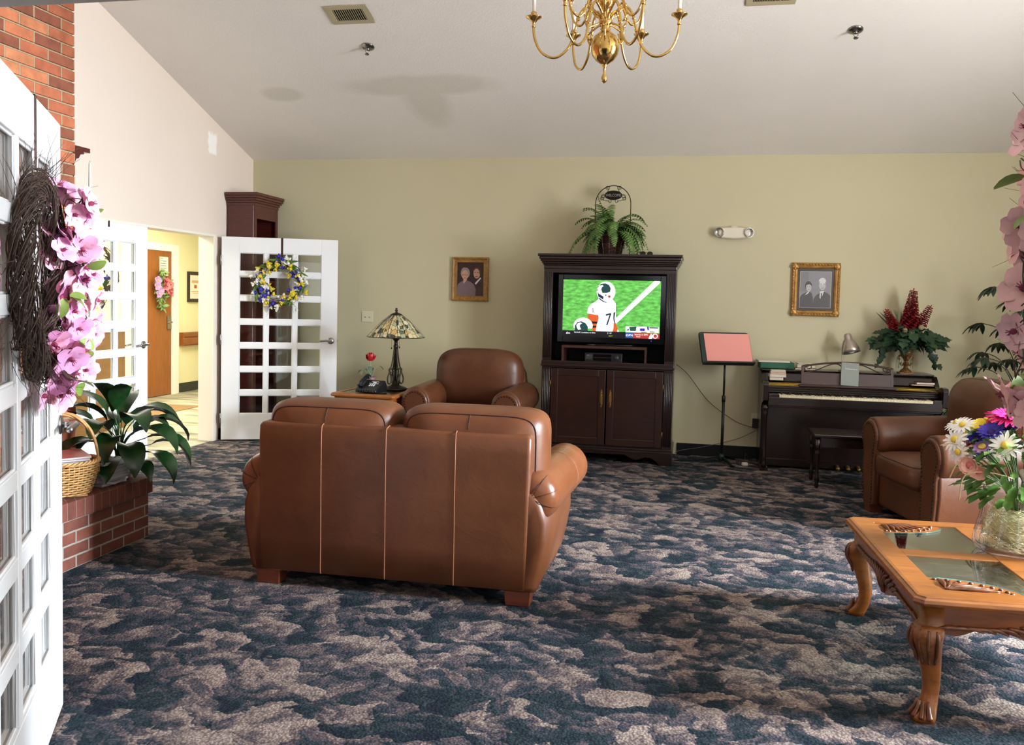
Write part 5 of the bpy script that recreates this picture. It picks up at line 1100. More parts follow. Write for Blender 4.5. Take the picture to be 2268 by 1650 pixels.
# apron: four scalloped rails with carving
def apron(L, n_, depth):
    pr = [(-L/2, ZT-.042), (-L/2, ZT-.125)]; N = 28
    for i in range(N+1):
        t = -1+2*i/N; pr.append((t*L/2*.97, ZT-.125-depth*1.15*(math.exp(-(t/.30)**2)*1.0+.40*math.exp(-((abs(t)-.86)/.12)**2)-.25*math.exp(-((abs(t)-.60)/.14)**2))))
    pr += [(L/2, ZT-.125), (L/2, ZT-.042)]; return pr
def carving(m, L, y, s, zz=ZT-.12):
    for i in range(19):
        t = -1+2*i/18; x = t*L*.40; d = 1 if t > 0 else -1; h = .035+.03*math.exp(-(t/.35)**2)
        m.tube(bez([(x, y, zz-.02+.02*abs(t)), (x+d*.035, y+s*.006, zz+h*.2), (x+d*.085, y+s*.004, zz+h*.55-.02*abs(t))], 4), [.004, .006, .008, .009, .009, .008, .007, .005, .003], 6)
    for k in range(-2, 3): m.tube(bez([(k*.012, y, zz-.055), (k*.018, y+s*.010, zz-.01), (k*.034, y+s*.006, zz+.035)], 4), [.005, .007, .009, .010, .010, .009, .008, .006, .004], 6)
    m.ball((0, y, zz-.045), (.022, .012, .018), 10)
for s in (-1, 1):
    L = TW-.16; m = MB(); y = s*(hl-.045); m.prism(apron(L, 3, .05), min(y, y-s*.022), max(y, y-s*.022), 'y'); a = m.build('apron', M_honx, ct, .003); m = MB(); carving(m, L, y, s); m.build('apron_carving', M_carv, a)
    L = TL-.16; m = MB(); x = s*(hw-.045); m.prism(apron(L, 3, .05), min(x, x-s*.022), max(x, x-s*.022), 'x'); a = m.build('apron', M_honx, ct, .003); m = MB(); m.M = Matrix.Rotation(R(90), 4, 'Z'); carving(m, L, -x, -s); m.build('apron_carving', M_carv, a)
def cabriole(parent, sx, sy, px_, py_, H, k=1, wm=M_hon, cm=M_carv):
    m = MB(); rings = []
    for f, o, h, rnd in [(1.0, 0, .044, .15), (.83, 0, .044, .15), (.825, .004, .046, .3), (.79, .016, .056, .55), (.72, .022, .055, .6), (.62, .014, .047, .6), (.5, .002, .039, .6), (.38, -.008, .033, .6), (.27, -.012, .029, .6), (.18, -.008, .029, .6), (.10, .004, .034, .5), (.045, .020, .042, .4), (.0, .022, .040, .4)]:
        pts = []
        for i in range(16):
            a = 2*math.pi*(i+.5)/16; e = .5+.5*rnd; cx, cz = math.cos(a), math.sin(a); pts.append((px_+sx*o*k+h*k*math.copysign(abs(cx)**e, cx), py_+sy*o*k+h*k*math.copysign(abs(cz)**e, cz), f*H))
        rings.append(pts)
    m.loft(rings); lg = m.build('leg', wm, parent)
    m = MB()
    for j in range(5):
        b = math.atan2(sy, sx)+R(-58+29*j); c_, s_ = math.cos(b), math.sin(b); P = []
        for f, rr in ((.80, .056), (.74, .069), (.66, .068), (.58, .056), (.50, .045)): q = (.5-f)*.05*(j-2)*0; P.append((px_+sx*(.012 if f > .6 else .006)*k+rr*k*c_*.95, py_+sy*(.012 if f > .6 else .006)*k+rr*k*s_*.95, f*H))
        m.tube(bez(P, 4), [.004*k]+[.0072*k]*6+[.0065*k]*6+[.004*k]*4, 8)
    m.build('knee_carving', cm, lg)
    m = MB()
    for j in range(4):
        b = math.atan2(sy, sx)+R(-48+32*j); c_, s_ = math.cos(b), math.sin(b); m.tube([(px_+sx*.012*k+r*k*c_, py_+sy*.012*k+r*k*s_, z) for r, z in ((.028, .17*H), (.036, .10*H), (.050, .045*H), (.056, .014))], [.005*k, .008*k, .011*k, .009*k], 8)
    m.build('paw_foot', cm, lg)
for sx in (-1, 1):
    for sy in (-1, 1): cabriole(ct, sx, sy, sx*(hw-.085), sy*(hl-.085), ZT-.041)
# vase of mixed flowers
VX, VY = 1.405, 4.07
vs = thing('glass_vase', 'wide clear glass vase packed with straw on the coffee table', 'vase', (VX, VY, ZT+.001))
m = MB(); outer = [(.135, .0), (.160, .006), (.172, .022), (.174, .045), (.168, .08), (.157, .12), (.147, .165), (.141, .21), (.139, .25), (.141, .268)]; inner = [(.137, .268), (.134, .21), (.140, .165), (.150, .12), (.161, .08), (.166, .045), (.160, .03), (.120, .022), (.001, .022)]
m.loft([[(r*math.cos(2*math.pi*k/48), r*math.sin(2*math.pi*k/48), z) for k in range(48)] for r, z in [(.001, .0)]+outer+inner], 0, True, False)
gl = m.build('glass_body', glass('vase_glass', (.985, .99, .99), 1.3, .01), vs)
random.seed(9); m = MB(); M_str = mat('pale_straw', (196, 186, 140), .8, var=.25, vs=60)
for i in range(950):
    z = random.uniform(.028, .19); rm = .150-.055*max(0, (z-.10)/.1)*1.0; a = random.uniform(0, 6.283); r = rm*math.sqrt(random.uniform(.45, 1)); p = Vector((r*math.cos(a), r*math.sin(a), z)); t = Vector((-math.sin(a), math.cos(a), random.uniform(-.7, .7))).normalized(); L = random.uniform(.03, .085)
    P = [p-t*L/2+rv(.006), p+rv(.006), p+t*L/2+rv(.006)]
    P = [Vector((q.x*min(1, .146/max(.001, math.hypot(q.x, q.y))), q.y*min(1, .146/max(.001, math.hypot(q.x, q.y))), max(.026, q.z))) for q in P]; m.tube(bez(P, 2), .0010, 3)
m.ball((0, 0, .10), (.105, .105, .068), 16); so = m.build('straw_filling', M_str, vs); so['kind'] = 'stuff'
bq = thing('flower_bouquet', 'bouquet of daisies, gerbera and blue flowers in the glass vase', 'bouquet', (VX, VY, ZT+.17))
random.seed(41)
m = MB(); lf = MB()
def stem(p): m.tube(bez([(p[0]*.1, p[1]*.1, .0), (p[0]*.35, p[1]*.35, p[2]*.55), p], 4), .0025, 5)
def daisy(name, mp, mc, n, L, W, cup, two=False, cr=.011):
    b_ = MB()
    for ly in range(2 if two else 1):
        for k in range(n): a = 2*math.pi*(k+.5*ly)/n; c_ = cup+.35*ly; b_.leaf((.006*math.cos(a), .006*math.sin(a), .002*ly), (math.cos(a), math.sin(a), c_), (-c_*math.cos(a), -c_*math.sin(a), 1), L*(1-.25*ly)*random.uniform(.9, 1.08), W, .5, .1, 3, 0, lambda t: (.35, .9, 1, .35)[min(3, int(t*3.01))])
    b_.ball((0, 0, .006), (cr, cr, cr*.6), 10, 1); return b_.build(name, [mp, mc], None)
YC = mat('daisy_center', (226, 196, 70), .7); WD = mat('daisy_white', (240, 240, 236), .6); PK = mat('hot_pink', (226, 30, 122), .55, var=.1, vs=20); BL = mat('cornflower_blue', (66, 54, 176), .6, var=.2, vs=30); YE = mat('bright_yellow', (240, 214, 50), .6, var=.08, vs=30); RS = mat('blush_rose', (226, 178, 160), .6, var=.1, vs=20); LI = mat('lilac', (196, 150, 206), .6); GN = mat('pale_teal_bloom', (176, 216, 206), .6)
src = [daisy('daisy', WD, YC, 14, .036, .010, .15), daisy('gerbera', PK, mat('deep_pink', (160, 20, 80), .6), 22, .062, .012, .12, True, .014), daisy('cornflower', BL, mat('violet_center', (60, 30, 110), .7), 16, .034, .011, .7, True), daisy('yellow_bloom', YE, mat('amber_center', (220, 170, 40), .7), 9, .046, .026, .45, True), daisy('rose_bloom', RS, mat('rose_center', (210, 120, 120), .6), 10, .026, .026, 1.2, True), daisy('small_bloom', GN, YC, 8, .022, .014, .5), daisy('lilac_bloom', LI, YC, 9, .022, .014, .4), daisy('red_bloom', mat('rose_red', (214, 50, 90), .6), YC, 12, .034, .018, .6, True)]
names = [o.name.split('.')[0] for o in src]; pls = []
def put(i, x, y, z, s=1.0, d=None): pls.append((i, (x, y, z), d or (x*2.2, y*2.2-.25, .7), s*1.15, random.uniform(0, 6))); stem((x*.97, y*.97, z-.006))
put(1, -.065, -.05, .355, 1.1, (.05, -.25, 1)); put(2, -.13, -.07, .30, 1.1, (-.4, -.5, .8)); put(2, -.075, -.05, .315, 1.0, (-.2, -.4, 1)); put(2, -.165, -.03, .27, .9)
put(3, .055, -.07, .315, 1.15, (.1, -.5, .9)); put(0, -.10, -.12, .265, 1.15, (-.25, -1, .35)); put(0, -.24, -.03, .265, 1.1, (-.8, -.5, .5)); put(0, -.235, -.06, .225, 1.0, (-1, -.6, 0)); put(0, .035, -.13, .225, 1.5, (.1, -1, .4)); put(0, .075, -.13, .245, 1.3, (.2, -.9, .4)); put(0, .04, -.145, .165, 1.2, (.0, -1, .1)); put(0, .11, -.10, .275, 1.2)
put(4, -.20, -.09, .185, 1.2, (-.7, -.8, -.1)); put(4, -.175, -.10, .165, 1.0, (-.5, -.9, -.2)); put(4, -.19, .02, .24, 1); put(5, .0, -.12, .26, 1.3, (0, -1, .4)); put(5, -.05, .02, .345, 1.2); put(5, -.20, .0, .28, 1.2); put(6, .065, -.155, .20, 1.3, (.1, -1, .2)); put(6, -.155, -.06, .245, 1.1); put(7, .12, -.06, .28, 1.2, (.5, -.7, .6)); put(7, -.10, -.01, .325, .8)
for i in range(16): a = random.uniform(-.5, 3.6); put(random.choice((0, 2, 3, 4, 7)), random.uniform(.08, .24)*math.cos(a), random.uniform(.05, .2)*math.sin(a), random.uniform(.20, .32))
clones(src, bq, 'bloom', pls)
bq.scale = (1.15, 1.15, 1.15)
for o in bq.children: o.name = o.data.name.split('.')[0]
for i in range(190):
    a = random.uniform(0, 6.283); r = random.uniform(.05, .20); z = .30-.55*r+random.uniform(-.05, .06)
    if math.hypot(r, 0) > .12 and z < .13: z = random.uniform(.13, .2)
    lf.leaf((r*math.cos(a), r*math.sin(a), z), (math.cos(a), math.sin(a), random.uniform(-.5, .7)), (0, 0, 1), random.uniform(.045, .08), random.uniform(.022, .036), random.uniform(.2, 1.0), .15, 4, 0, lambda t: (.3, .9, .7, .85, .1)[min(4, int(t*4.01))])
for i in range(70): a = random.uniform(0, 6.283); r = random.uniform(.09, .17); lf.leaf((r*math.cos(a), r*math.sin(a), random.uniform(.06, .16)), (math.cos(a), math.sin(a), random.uniform(-.5, .1)), (0, 0, 1), random.uniform(.05, .085), .04, .6, .15, 4, 0, lambda t: (.3, .9, .7, .85, .1)[min(4, int(t*4.01))])
for a in range(10): b = random.uniform(0, 6.283); lf.leaf((.05*math.cos(b), .05*math.sin(b), .26), (math.cos(b)*.7, math.sin(b)*.7, 1), (0, 0, 1), .13, .010, .5, .2, 5)
lf.build('foliage', leafmat('bouquet_leaf', (44, 84, 30), (104, 148, 60), .5, 14), bq); m.build('flower_stems', leafmat('bouquet_stem', (60, 90, 40), (90, 120, 60), .5), bq)
for P in ([(-.05, -.08, .14), (-.15, -.12, .165), (-.23, -.13, .15), (-.245, -.13, .06)], [(-.2, -.05, .24), (-.26, -.06, .255), (-.30, -.06, .245)], [(-.22, -.08, .21), (-.25, -.09, .18), (-.27, -.09, .13)], [(-.03, -.04, .36), (-.035, -.05, .41), (-.03, -.055, .43)]): MB().tube(bez(P, 5), .0022, 5).build('raffia_strand', mat('raffia_beige', (190, 170, 126), .7), bq)

# ================================================================ side table, lamp, phone, cyclamen
sdt = thing('side_table', 'carved oak side table with dark top left of the armchair', 'side table', (-2.86, 7.80, 0), R(-3)); zt = .62; hx, hy = .315, .36
m = MB(); m.loft([[(x, y, z) for x, y in clip(hx-i, hy-i, .02)] for i, z in [(.02, zt-.036), (.004, zt-.032), (0, zt-.018), (.006, zt-.006), (.014, zt), (.06, zt), (.06, zt-.02)]], 0, False, False); m.build('top_frame', M_hon, sdt, .0015)
MB().box(-hx+.06, hx-.06, -hy+.06, hy-.06, zt-.02, zt-.004).build('top_panel', wood('dark_glossy_top', (44, 30, 22), (70, 48, 34), .12, (2, 6, 6), 3, .6), sdt)
for s in (-1, 1):
    m = MB(); y = s*(hy-.03); m.prism([(-hx+.05, zt-.036), (-hx+.05, zt-.13), (-.12, zt-.14), (0, zt-.16), (.12, zt-.14), (hx-.05, zt-.13), (hx-.05, zt-.036)], min(y, y-s*.02), max(y, y-s*.02), 'y'); a = m.build('apron', M_honx, sdt); m = MB(); carving(m, .5, y, s, zt-.11); m.build('apron_carving', M_carv, a)
    x = s*(hx-.03); MB().box(min(x, x-s*.02), max(x, x-s*.02), -hy+.05, hy-.05, zt-.14, zt-.036).build('apron', M_honx, sdt)
for sx in (-1, 1):
    for sy in (-1, 1): cabriole(sdt, sx, sy, sx*(hx-.07), sy*(hy-.07), zt-.037, .95)
# stained glass lamp
tl = thing('stained_glass_lamp', 'bronze table lamp with a wide stained glass shade', 'lamp', (-2.735, 7.95, zt+.001)); M_brz = mat('dark_bronze', (52, 46, 34), .4, .7, var=.25, vs=20)
MB().lathe([(.115, 0), (.118, .008), (.10, .02), (.07, .032), (.045, .04), (.03, .06), (.034, .075), (.02, .085)], 28).build('base', M_brz, tl)
m = MB()
for k in range(4):
    a = R(45+90*k); c_, s_ = math.cos(a), math.sin(a)
    m.tube([(r*c_, r*s_, z) for r, z in [(p.x, p.y) for p in bez([(.014, .42, 0), (.024, .33, 0), (.04, .24, 0), (.062, .17, 0), (.082, .11, 0), (.078, .065, 0), (.058, .055, 0), (.045, .08, 0), (.046, .12, 0), (.056, .16, 0)], 6)]], .0075, 6)
    m.tube([((.052-.016*math.cos(t))*c_, (.052-.016*math.cos(t))*s_, .185+.018*math.sin(t)) for t in [i*.4 for i in range(14)]], .006, 6)
m.build('scrolled_legs', M_brz, tl)
MB().lathe([(.012, .08), (.014, .30), (.02, .40), (.026, .415), (.018, .425), (.016, .46), (.03, .475), (.036, .485), (.018, .50), (.014, .53), (.018, .60), (.01, .70)], 18).build('stem', M_brz, tl)
# faceted shade with leaded panels
m_, nt, b = new_mat('stained_glass'); tc = nt.nodes.new('ShaderNodeTexCoord'); sep = nt.nodes.new('ShaderNodeSeparateXYZ'); nt.links.new(tc.outputs['Object'], sep.inputs[0])
ang = math_n(nt, 'MULTIPLY', math_n(nt, 'ARCTAN2', sep.outputs[1], sep.outputs[0]), 24/6.2832); cb = nt.nodes.new('ShaderNodeCombineXYZ'); nt.links.new(ang, cb.inputs[0]); nt.links.new(math_n(nt, 'MULTIPLY', sep.outputs[2], 17), cb.inputs[1])
vo = nt.nodes.new('ShaderNodeTexVoronoi'); vo.inputs['Scale'].default_value = 1.5; vo.inputs['Randomness'].default_value = .6; nt.links.new(cb.outputs[0], vo.inputs['Vector'])
ve = nt.nodes.new('ShaderNodeTexVoronoi'); ve.feature = 'DISTANCE_TO_EDGE'; ve.inputs['Scale'].default_value = 1.5; ve.inputs['Randomness'].default_value = .6; nt.links.new(cb.outputs[0], ve.inputs['Vector'])
sv = nt.nodes.new('ShaderNodeSeparateColor'); nt.links.new(vo.outputs['Color'], sv.inputs[0])
cc = ramp(nt, sv.outputs[0], [(0, lin((206, 190, 140))), (.25, lin((190, 180, 140))), (.4, lin((96, 100, 80))), (.52, lin((60, 66, 62))), (.62, lin((160, 164, 130))), (.74, lin((196, 160, 96))), (.88, lin((214, 206, 170)))], 'CONSTANT')
cc = mixc(nt, ramp(nt, ve.outputs['Distance'], [(.02, (1, 1, 1, 1)), (.05, (0, 0, 0, 1))]), cc, lin((44, 40, 30))); nt.links.new(cc, b.inputs['Base Color']); b.inputs['Roughness'].default_value = .3; b.inputs['Transmission Weight'].default_value = 0
m = MB(); N = 16; zs = [(.272, .50), (.20, .582), (.12, .660), (.055, .708)]; m.loft([[(r*math.cos(2*math.pi*k/N), r*math.sin(2*math.pi*k/N), z) for k in range(N)] for r, z in zs], 0, False, False); sh = m.build('glass_shade', m_, tl, solid=.004)
m = MB()
for k in range(N): a = 2*math.pi*k/N; m.tube([(r*math.cos(a), r*math.sin(a), z+.001) for r, z in zs], .0028, 5)
m.tube([(.272*math.cos(2*math.pi*k/N), .272*math.sin(2*math.pi*k/N), .50) for k in range(N)], .004, 6, closed=True); m.build('leading', M_brz, sh)
MB().lathe([(.062, .702), (.058, .714), (.03, .728), (.012, .733), (.010, .745), (.016, .752), (.008, .764), (.012, .772), (.001, .776)], 20).build('finial_cap', M_brz, tl)
m = MB()
for x, y, z in ((.045, -.03, .41), (-.03, -.04, .40)): m.tube([(x, y, .51), (x, y, z)], .0012, 4); m.ball((x, y, z-.006), (.007, .007, .010), 8)
m.build('pull_chain', M_brz, tl)
# telephone
ph = thing('desk_telephone', 'black push button telephone on the side table', 'telephone', (-2.875, 7.66, zt+.001), R(-14)); MT = mat('satin_black_plastic', (20, 21, 24), .35)
m = MB(); m.prism([(-.10, 0), (.09, 0), (.09, .055), (.06, .105), (.045, .105), (-.085, .035), (-.10, .022)], -.105, .125, 'x'); m.build('base', MT, ph, .008)
m = MB(); P = bez([(-.07, -.075, .055), (-.07, -.055, .085), (-.07, 0, .118), (-.07, .05, .140), (-.07, .07, .128)], 5); m.tube(P, [.024, .026]+[.019]*(len(P)-4)+[.026, .024], 10); m.build('handset', MT, ph)
m = MB(); m.M = Matrix.Translation((.045, -.01, .0785)) @ Matrix.Rotation(R(28.3), 4, 'X'); MWp = mat('white_key_print', (214, 216, 218), .5)
for i in range(3): m.box(-.032+i*.022, -.020+i*.022, -.046, -.014, .0005, .004)
m.box(-.045, .045, -.004, .0, .0005, .003).box(-.015, .018, .004, .022, .0005, .003).box(-.035, .038, .026, .031, .0005, .003).box(-.048, -.043, -.006, .004, .0005, .003).box(.04, .047, -.006, .004, .0005, .003); m.build('keypad', MWp, ph)
MB().tube([(-.07+.012*math.cos(t), -.085-.012*math.sin(t)-.0005*t, .012+.0002*t) if 0 else (-.085+.0065*t, -.112+.012*math.cos(t*2.2), .016+.010*math.sin(t*2.2)) for t in [i*.35 for i in range(90)]], .0028, 5).build('coiled_cord', MT, ph)
# red cyclamen
cy = thing('cyclamen_pot', 'small red cyclamen in a mauve pot behind the telephone', 'potted plant', (-2.955, 7.86, zt+.001))
MB().lathe([(.045, 0), (.05, .01), (.044, .05), (.052, .09), (.064, .118), (.058, .118), (.048, .09), (.001, .085)], 24).build('pot', mat('mauve_glazed_pot', (122, 92, 88), .45), cy)
random.seed(6); m = MB(); ml = MB(); mp = MB()
for k in range(9):
    a = random.uniform(0, 6.283); r = random.uniform(.04, .10); h = random.uniform(.15, .24); p = Vector((r*math.cos(a), r*math.sin(a)*.7, h)); m.tube(bez([(0, 0, .085), p*.6+Vector((0, 0, .06)), p], 4), .0022, 5); ml.leaf(p, (math.cos(a), math.sin(a), -.5), (0, 0, 1), .06, .036, .8, .15, 4)
for k in range(4): a = 1.57*k+.4; m.tube(bez([(0, 0, .085), (.012*math.cos(a), .01*math.sin(a), .2), (.02*math.cos(a), .015*math.sin(a), .27)], 4), .0022, 5)
for k in range(26): a = random.uniform(0, 6.283); b = random.uniform(.1, .9); mp.leaf((.022*math.cos(a), .018*math.sin(a), .27), (math.cos(a)*b, math.sin(a)*b*.8, 1-.4*b), (-math.cos(a), -math.sin(a), .4), random.uniform(.058, .085), .044, -.9, .15, 4)
mp.build('red_flowers', mat('cyclamen_red', (176, 20, 26), .5, var=.15, vs=30), cy); ml.build('leaves', leafmat('grey_green_leaf', (84, 104, 80), (120, 136, 108), .5), cy); m.build('stems', leafmat('pale_green_stem', (120, 140, 104), (150, 164, 124), .5), cy)
# ================================================================ ceiling: chandelier, vents, sprinklers
M_bras = mat('polished_brass', (212, 178, 108), .14, 1, var=.04, vs=10)
CX, CY = -.463, 4.465
ch = thing('brass_chandelier', 'polished brass two tier candle chandelier hanging at the top', 'chandelier', (CX, CY, 2.60))
MB().lathe([(.001, -.005), (.013, .004), (.016, .018), (.012, .032), (.007, .042), (.008, .07), (.013, .078), (.012, .085), (.022, .092), (.046, .108), (.064, .135), (.0715, .165), (.070, .19), (.058, .222), (.034, .244), (.022, .252), (.026, .262), (.022, .275), (.034, .292), (.034, .305), (.018, .32), (.014, .345),
            (.022, .36), (.038, .378), (.042, .40), (.036, .425), (.02, .44), (.014, .455), (.018, .48), (.03, .495), (.03, .51), (.014, .53), (.012, .56), (.022, .585), (.03, .61), (.02, .64), (.009, .66), (.009, .72)], 36).build('central_column', M_bras, ch)
def chand_arm(a, r1, zh, zpk, rl, zl, zcup, rt=.0068):
    c_, s_ = math.cos(a), math.sin(a); m = MB()
    k_ = r1/.362; D = zpk-zl
    P = bez([(.022, 0, zh), (.034, 0, zh+.55*(zpk-zh)), (.062*k_+.008, 0, zpk-.01), (.098*k_, 0, zpk), (.130*k_, 0, zpk-.14*D), (.150*k_, 0, zpk-.42*D), (.172*k_, 0, zpk-.72*D), (.205*k_, 0, zl+.10*D), (.247*k_, 0, zl), (.292*k_, 0, zl+.035*D), (.330*k_, 0, zl+.16*D), (.354*k_, 0, zl+.38*D), (r1, 0, zcup-.06), (r1, 0, zcup-.01)], 5)
    m.M = Matrix.Rotation(a, 4, 'Z'); m.tube(P, rt, 8)
    for q in (22, 26): p = P[q]; m.ball(p, .0105, 8)
    m.lathe([(.007, -.05), (.011, -.044), (.007, -.036), (.010, -.026), (.020, -.012), (.040, .0), (.041, .004), (.012, .006), (.015, .014), (.015, .026), (.010, .03)], 20, (r1, 0, zcup))
    arm = m.build('arm', M_bras, ch)
    m = MB(); m.M = Matrix.Rotation(a, 4, 'Z'); m.lathe([(.0095, .026), (.0095, .125), (.004, .128)], 12, (r1, 0, zcup)); cs = m.build('candle_sleeve', mat('white_candle_sleeve', (246, 242, 234), .45), arm)
    m = MB(); m.M = Matrix.Rotation(a, 4, 'Z'); m.lathe([(.005, .127), (.013, .148), (.012, .165), (.004, .19), (.001, .2)], 12, (r1, 0, zcup)); m.build('bulb', glass('clear_bulb', (1, .98, .95), 1.2), arm)
for k in range(6): chand_arm(R(4+60*k), .362, .275, .372, .235, .125, .325)
for k in range(6): chand_arm(R(34+60*k), .215, .46, .54, .145, .305, .46, .006)
for k in range(6):
    a = R(34+60*k); m = MB(); m.M = Matrix.Rotation(a, 4, 'Z')
    m.tube(bez([(.02, 0, .29), (.06, 0, .275), (.105, 0, .245), (.09, 0, .20), (.075, 0, .225)], 5), .005, 6); m.tube(bez([(.02, 0, .32), (.06, 0, .335), (.09, 0, .375), (.115, 0, .35), (.118, 0, .31), (.10, 0, .285)], 5), .005, 6)
    for p in ((.112, 0, .36), (.122, 0, .325), (.11, 0, .295), (.1, 0, .23)): m.ball(p, (.007, .007, .011), 6)
    m.build('scroll_ornament', M_bras, ch)
zcl = zc(CY)-2.60
m = MB()
z = .72; i = 0
while z < zcl-.05:
    ax = i % 2; m.tube([((.011*math.cos(t) if ax == 0 else 0), (.011*math.cos(t) if ax else 0), z+.018+.022*math.sin(t)) for t in [k*2*math.pi/12 for k in range(12)]], .0028, 5, closed=True); z += .034; i += 1
chn = m.build('chain', M_bras, ch); MB().lathe([(.012, zcl-.06), (.04, zcl-.045), (.065, zcl-.01), (.065, zcl+.02)], 24).build('ceiling_canopy', M_bras, ch)
AX = -math.atan(SL)
def on_ceiling(name, label, cat, x, y): return thing(name, label, cat, (x, y, zc(y)-.001), 0, None, None, (AX, 0, 0))
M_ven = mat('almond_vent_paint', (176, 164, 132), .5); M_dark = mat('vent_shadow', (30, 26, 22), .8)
def vent(label, x, y, rz=0):
    v = on_ceiling('ceiling_vent', label, 'vent', x, y); a, b_ = .172, .113; m = MB(); c, d = .125, .070
    for q in ((-a, a, -b_, -d), (-a, a, d, b_), (-a, -c, -d, d), (c, a, -d, d)): m.box(*q, -.010, 0)
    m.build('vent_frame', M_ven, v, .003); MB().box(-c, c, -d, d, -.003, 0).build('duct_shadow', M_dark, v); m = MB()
    for i in range(14):
        x_ = -c+(i+.5)*2*c/14; m.M = Matrix.Translation((x_, 0, -.006)) @ Matrix.Rotation(R(38), 4, 'Y'); m.box(-.0065, .0065, -d, d, -.0008, .0008)
    m.build('louvers', M_ven, v)
vent('almond louvered vent on the ceiling at upper left', -2.685, 6.58); vent('almond vent cut off by the top edge, right of the chandelier', .49, 6.57)
def sprinkler(label, x, y):
    s = on_ceiling('fire_sprinkler', label, 'sprinkler', x, y); mm = mat('chrome_sprinkler', (150, 148, 144), .2, 1)
    MB().lathe([(.055, 0), (.054, -.006), (.040, -.014), (.022, -.018), (.001, -.018)], 28).build('escutcheon', mm, s)
    m = MB(); m.lathe([(.014, -.016), (.014, -.03), (.009, -.034)], 12)
    for q in (-1, 1): m.tube(bez([(q*.010, 0, -.03), (q*.016, 0, -.045), (q*.003, 0, -.062)], 4), .0028, 5)
    m.build('yoke', mm, s); m = MB(); m.lathe([(.004, -.06), (.004, -.068), (.018, -.069), (.018, -.072), (.001, -.073)], 16); m.build('deflector', mm, s)
sprinkler('chrome ceiling sprinkler below the left vent', -2.687, 6.987); sprinkler('chrome ceiling sprinkler at the upper right of the ceiling', 1.133, 7.0)
# ================================================================ hallway beyond the doorway
d5 = thing('door_5', 'brown wooden hallway door with a flower swag and a notice', 'door', (HX, 11.06, 0), 0, None, 'structure')
MB().box(.004, .035, -.46, .49, .012, 2.085).build('door_slab', wood('oak_hall_door', (132, 76, 32), (158, 94, 42), .4, (1, 6, 1), 3), d5, .002)
m = MB(); m.box(.002, .05, .49, .66, 0, 2.19).box(.002, .05, -.64, -.46, 0, 2.19).box(.002, .048, -.46, .49, 2.085, 2.19); m.build('door_casing', M_white, d5, .004)
m = MB(); m.box(.035, .055, .37, .455, .96, 1.15); m.tube([(.05, .41, 1.06), (.10, .41, 1.06)], .014, 10); m.tube([(.098, .42, 1.06), (.10, .32, 1.055)], .011, 8); m.build('keypad_lock', M_steel, d5, .006)
nt_ = thing('paper_notice', 'white paper notice taped high on the brown hallway door', 'notice', (HX+.036, 11.36, 1.865)); MB().box(0, .001, -.105, .105, -.135, .135).build('sheet', mat('notice_paper', (230, 230, 214), .7), nt_); m = MB()
for i in range(7): m.box(.001, .0014, -.085, -.02 if i == 0 else random.uniform(.03, .085), .105-i*.034, .113-i*.034)
m.build('printed_lines', mat('print_ink', (90, 90, 92), .7), nt_)
sw = thing('flower_swag', 'pink flower and greenery swag on the brown hallway door', 'swag', (HX+.04, 11.26, 1.55)); random.seed(12); m = MB()
for i in range(130):
    t = random.uniform(-.30, .26); wv = .15*(1-abs(t)/.36); m.leaf((random.uniform(.01, .07), random.uniform(-wv, wv)*1.3, t), (random.uniform(.1, .6), random.uniform(-1, 1), random.uniform(-1.2, .4)), (1, 0, .3), random.uniform(.06, .11), .03, .8, .1, 4)
m.build('greenery', leafmat('swag_green', (86, 118, 66), (150, 176, 110), .5), sw)
src = [blossom_mesh('swag_bloom', mat('swag_pink', (224, 120, 130), .6, var=.1, vs=20), mat('blossom_center', (150, 60, 90), .7)), blossom_mesh('swag_bloom', mat('swag_lilac', (180, 140, 196), .6), YC)]
clones(src, sw, 'swag_bloom', [(0, (.09, random.uniform(-.06, .17), random.uniform(-.10, .14)), (1, random.uniform(-.5, .5), random.uniform(-.4, .4)), random.uniform(1.0, 1.5), random.uniform(0, 6)) for _ in range(14)]+[(1, (.08, random.uniform(-.2, -.08), random.uniform(-.1, .12)), (1, -.2, 0), 1.3, 0) for _ in range(6)])
hp = thing('framed_certificate', 'dark framed certificate on the pale hallway wall', 'framed picture', (HX+.001, 12.22, 1.585)); f = MB(); f.M = Matrix.Rotation(R(90), 4, 'Z')
rings = [[(-.215+i, -h, -.23+i), (.215-i, -h, -.23+i), (.215-i, -h, .23-i), (-.215+i, -h, .23-i)] for i, h in [(0, 0), (0, .03), (.012, .034), (.045, .026), (.05, .012)]]; f.loft(rings, 0, False, False).build('frame', mat('espresso_frame', (52, 40, 32), .4), hp)
m = MB(); m.box(.004, .011, -.165, .165, -.18, .18).build('mat_board', mat('certificate_paper', (244, 240, 228), .6), hp); m = MB(); m.box(.011, .012, -.10, .10, .06, .10, 0).box(.011, .012, -.035, .035, -.02, .03, 1).box(.011, .012, -.11, .11, -.075, -.065, 0).box(.011, .012, -.09, .09, -.10, -.092, 0); m.build('certificate_print', [mat('tan_print', (216, 180, 140), .6), mat('rust_print', (190, 110, 60), .6)], hp)
hr = thing('hallway_handrail', 'wooden handrail along the pale hallway wall', 'handrail', (HX, 11.80, 0)); m = MB(); m.prism([(.002, .70), (.075, .70), (.085, .72), (.085, .80), (.075, .82), (.09, .84), (.09, .885), (.075, .90), (.002, .90)], 0, 2.0, 'y'); m.build('rail', wood('oak_handrail', (120, 62, 24), (160, 90, 40), .4, (6, 1, 6), 3), hr, .004); MB().box(0, .05, .3, .4, .72, .88).build('bracket', M_white, hr)
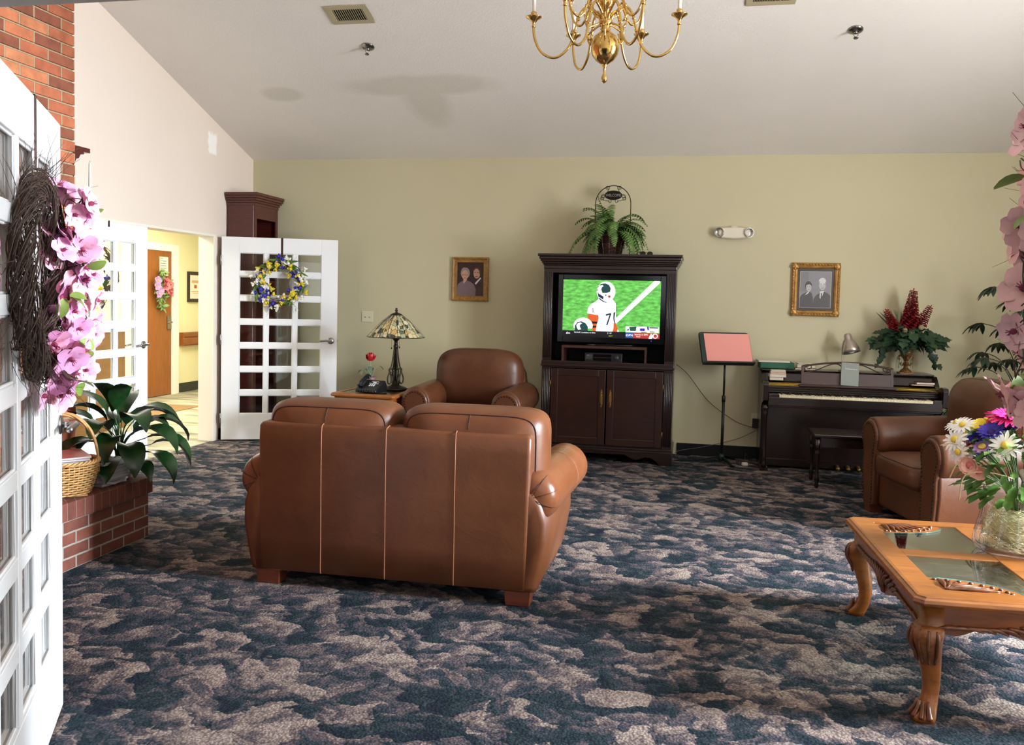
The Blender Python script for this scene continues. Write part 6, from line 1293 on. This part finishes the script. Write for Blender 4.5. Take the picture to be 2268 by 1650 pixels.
bk2 = thing('wall_bumper', 'short wooden bumper block low on the hallway wall', 'bumper', (HX, 12.62, .47)); MB().box(.002, .04, -.17, .17, -.135, .135).build('block', wood('oak_handrail', (120, 62, 24), (160, 90, 40)), bk2, .01)
hs_ = thing('hanging_banner', 'narrow dark banner hanging beside the doorway jamb in the hall', 'banner', (-6.455, 10.80, 0)); MB().box(-.012, .012, -.10, .10, 1.734, 2.55).build('cloth', mat('charcoal_cloth', (44, 46, 48), .8), hs_); MB().tube([(0, -.11, 2.56), (0, .11, 2.56)], .010, 8).build('rod', M_black, hs_)
mt = thing('door_mat', 'flat tan mat on the hallway floor by the brown door', 'mat', (-6.7, 9.95, .0025)); MB().box(-.42, .42, -.50, .50, 0, .006).build('mat_body', mat('tan_coir', (136, 106, 72), .9, var=.15, vs=40), mt)
rc = thing('reception_counter', 'wood panelled counter in the hallway behind the glazed door', 'counter', (-6.35, 7.6, 0)); MB().box(-.30, .30, -1.6, .95, 0, 1.06).build('counter_body', wood('brown_counter_panel', (112, 74, 34), (140, 96, 50), .5, (1, 1, 5), 3), rc, .004); MB().box(-.36, .36, -1.65, 1.0, 1.06, 1.10).build('counter_top', M_white, rc, .006)
ds = thing('soap_dispenser', 'white wall dispenser seen through the glazed door panes', 'dispenser', (HX, 10.0, 1.56)); MB().box(.002, .11, -.06, .06, -.12, .12).build('dispenser_body', M_white, ds, .015); MB().box(.03, .112, -.045, .045, -.135, -.10).build('nozzle_cover', mat('grey_plastic_cover', (150, 150, 150), .4), ds, .006)
lp = thing('letter_board', 'black notice sign with white marks seen through the glazed door', 'sign', (-5.9, 7.55, 1.1015)); MB().box(-.006, .006, -.10, .10, 0, .30).build('sign_board', M_black, lp); m = MB(); m.box(.006, .0075, -.02, .02, .18, .22)
for i in range(4): m.box(.006, .0075, -.07+i*.037, -.05+i*.037, .10, .125)
for i in range(3): m.box(.006, .0075, -.05+i*.035, -.036+i*.035, .04, .065)
m.build('white_marks', MWp, lp); MB().box(-.05, .05, -.10, .10, -.0005, .006).build('sign_foot', M_black, lp)
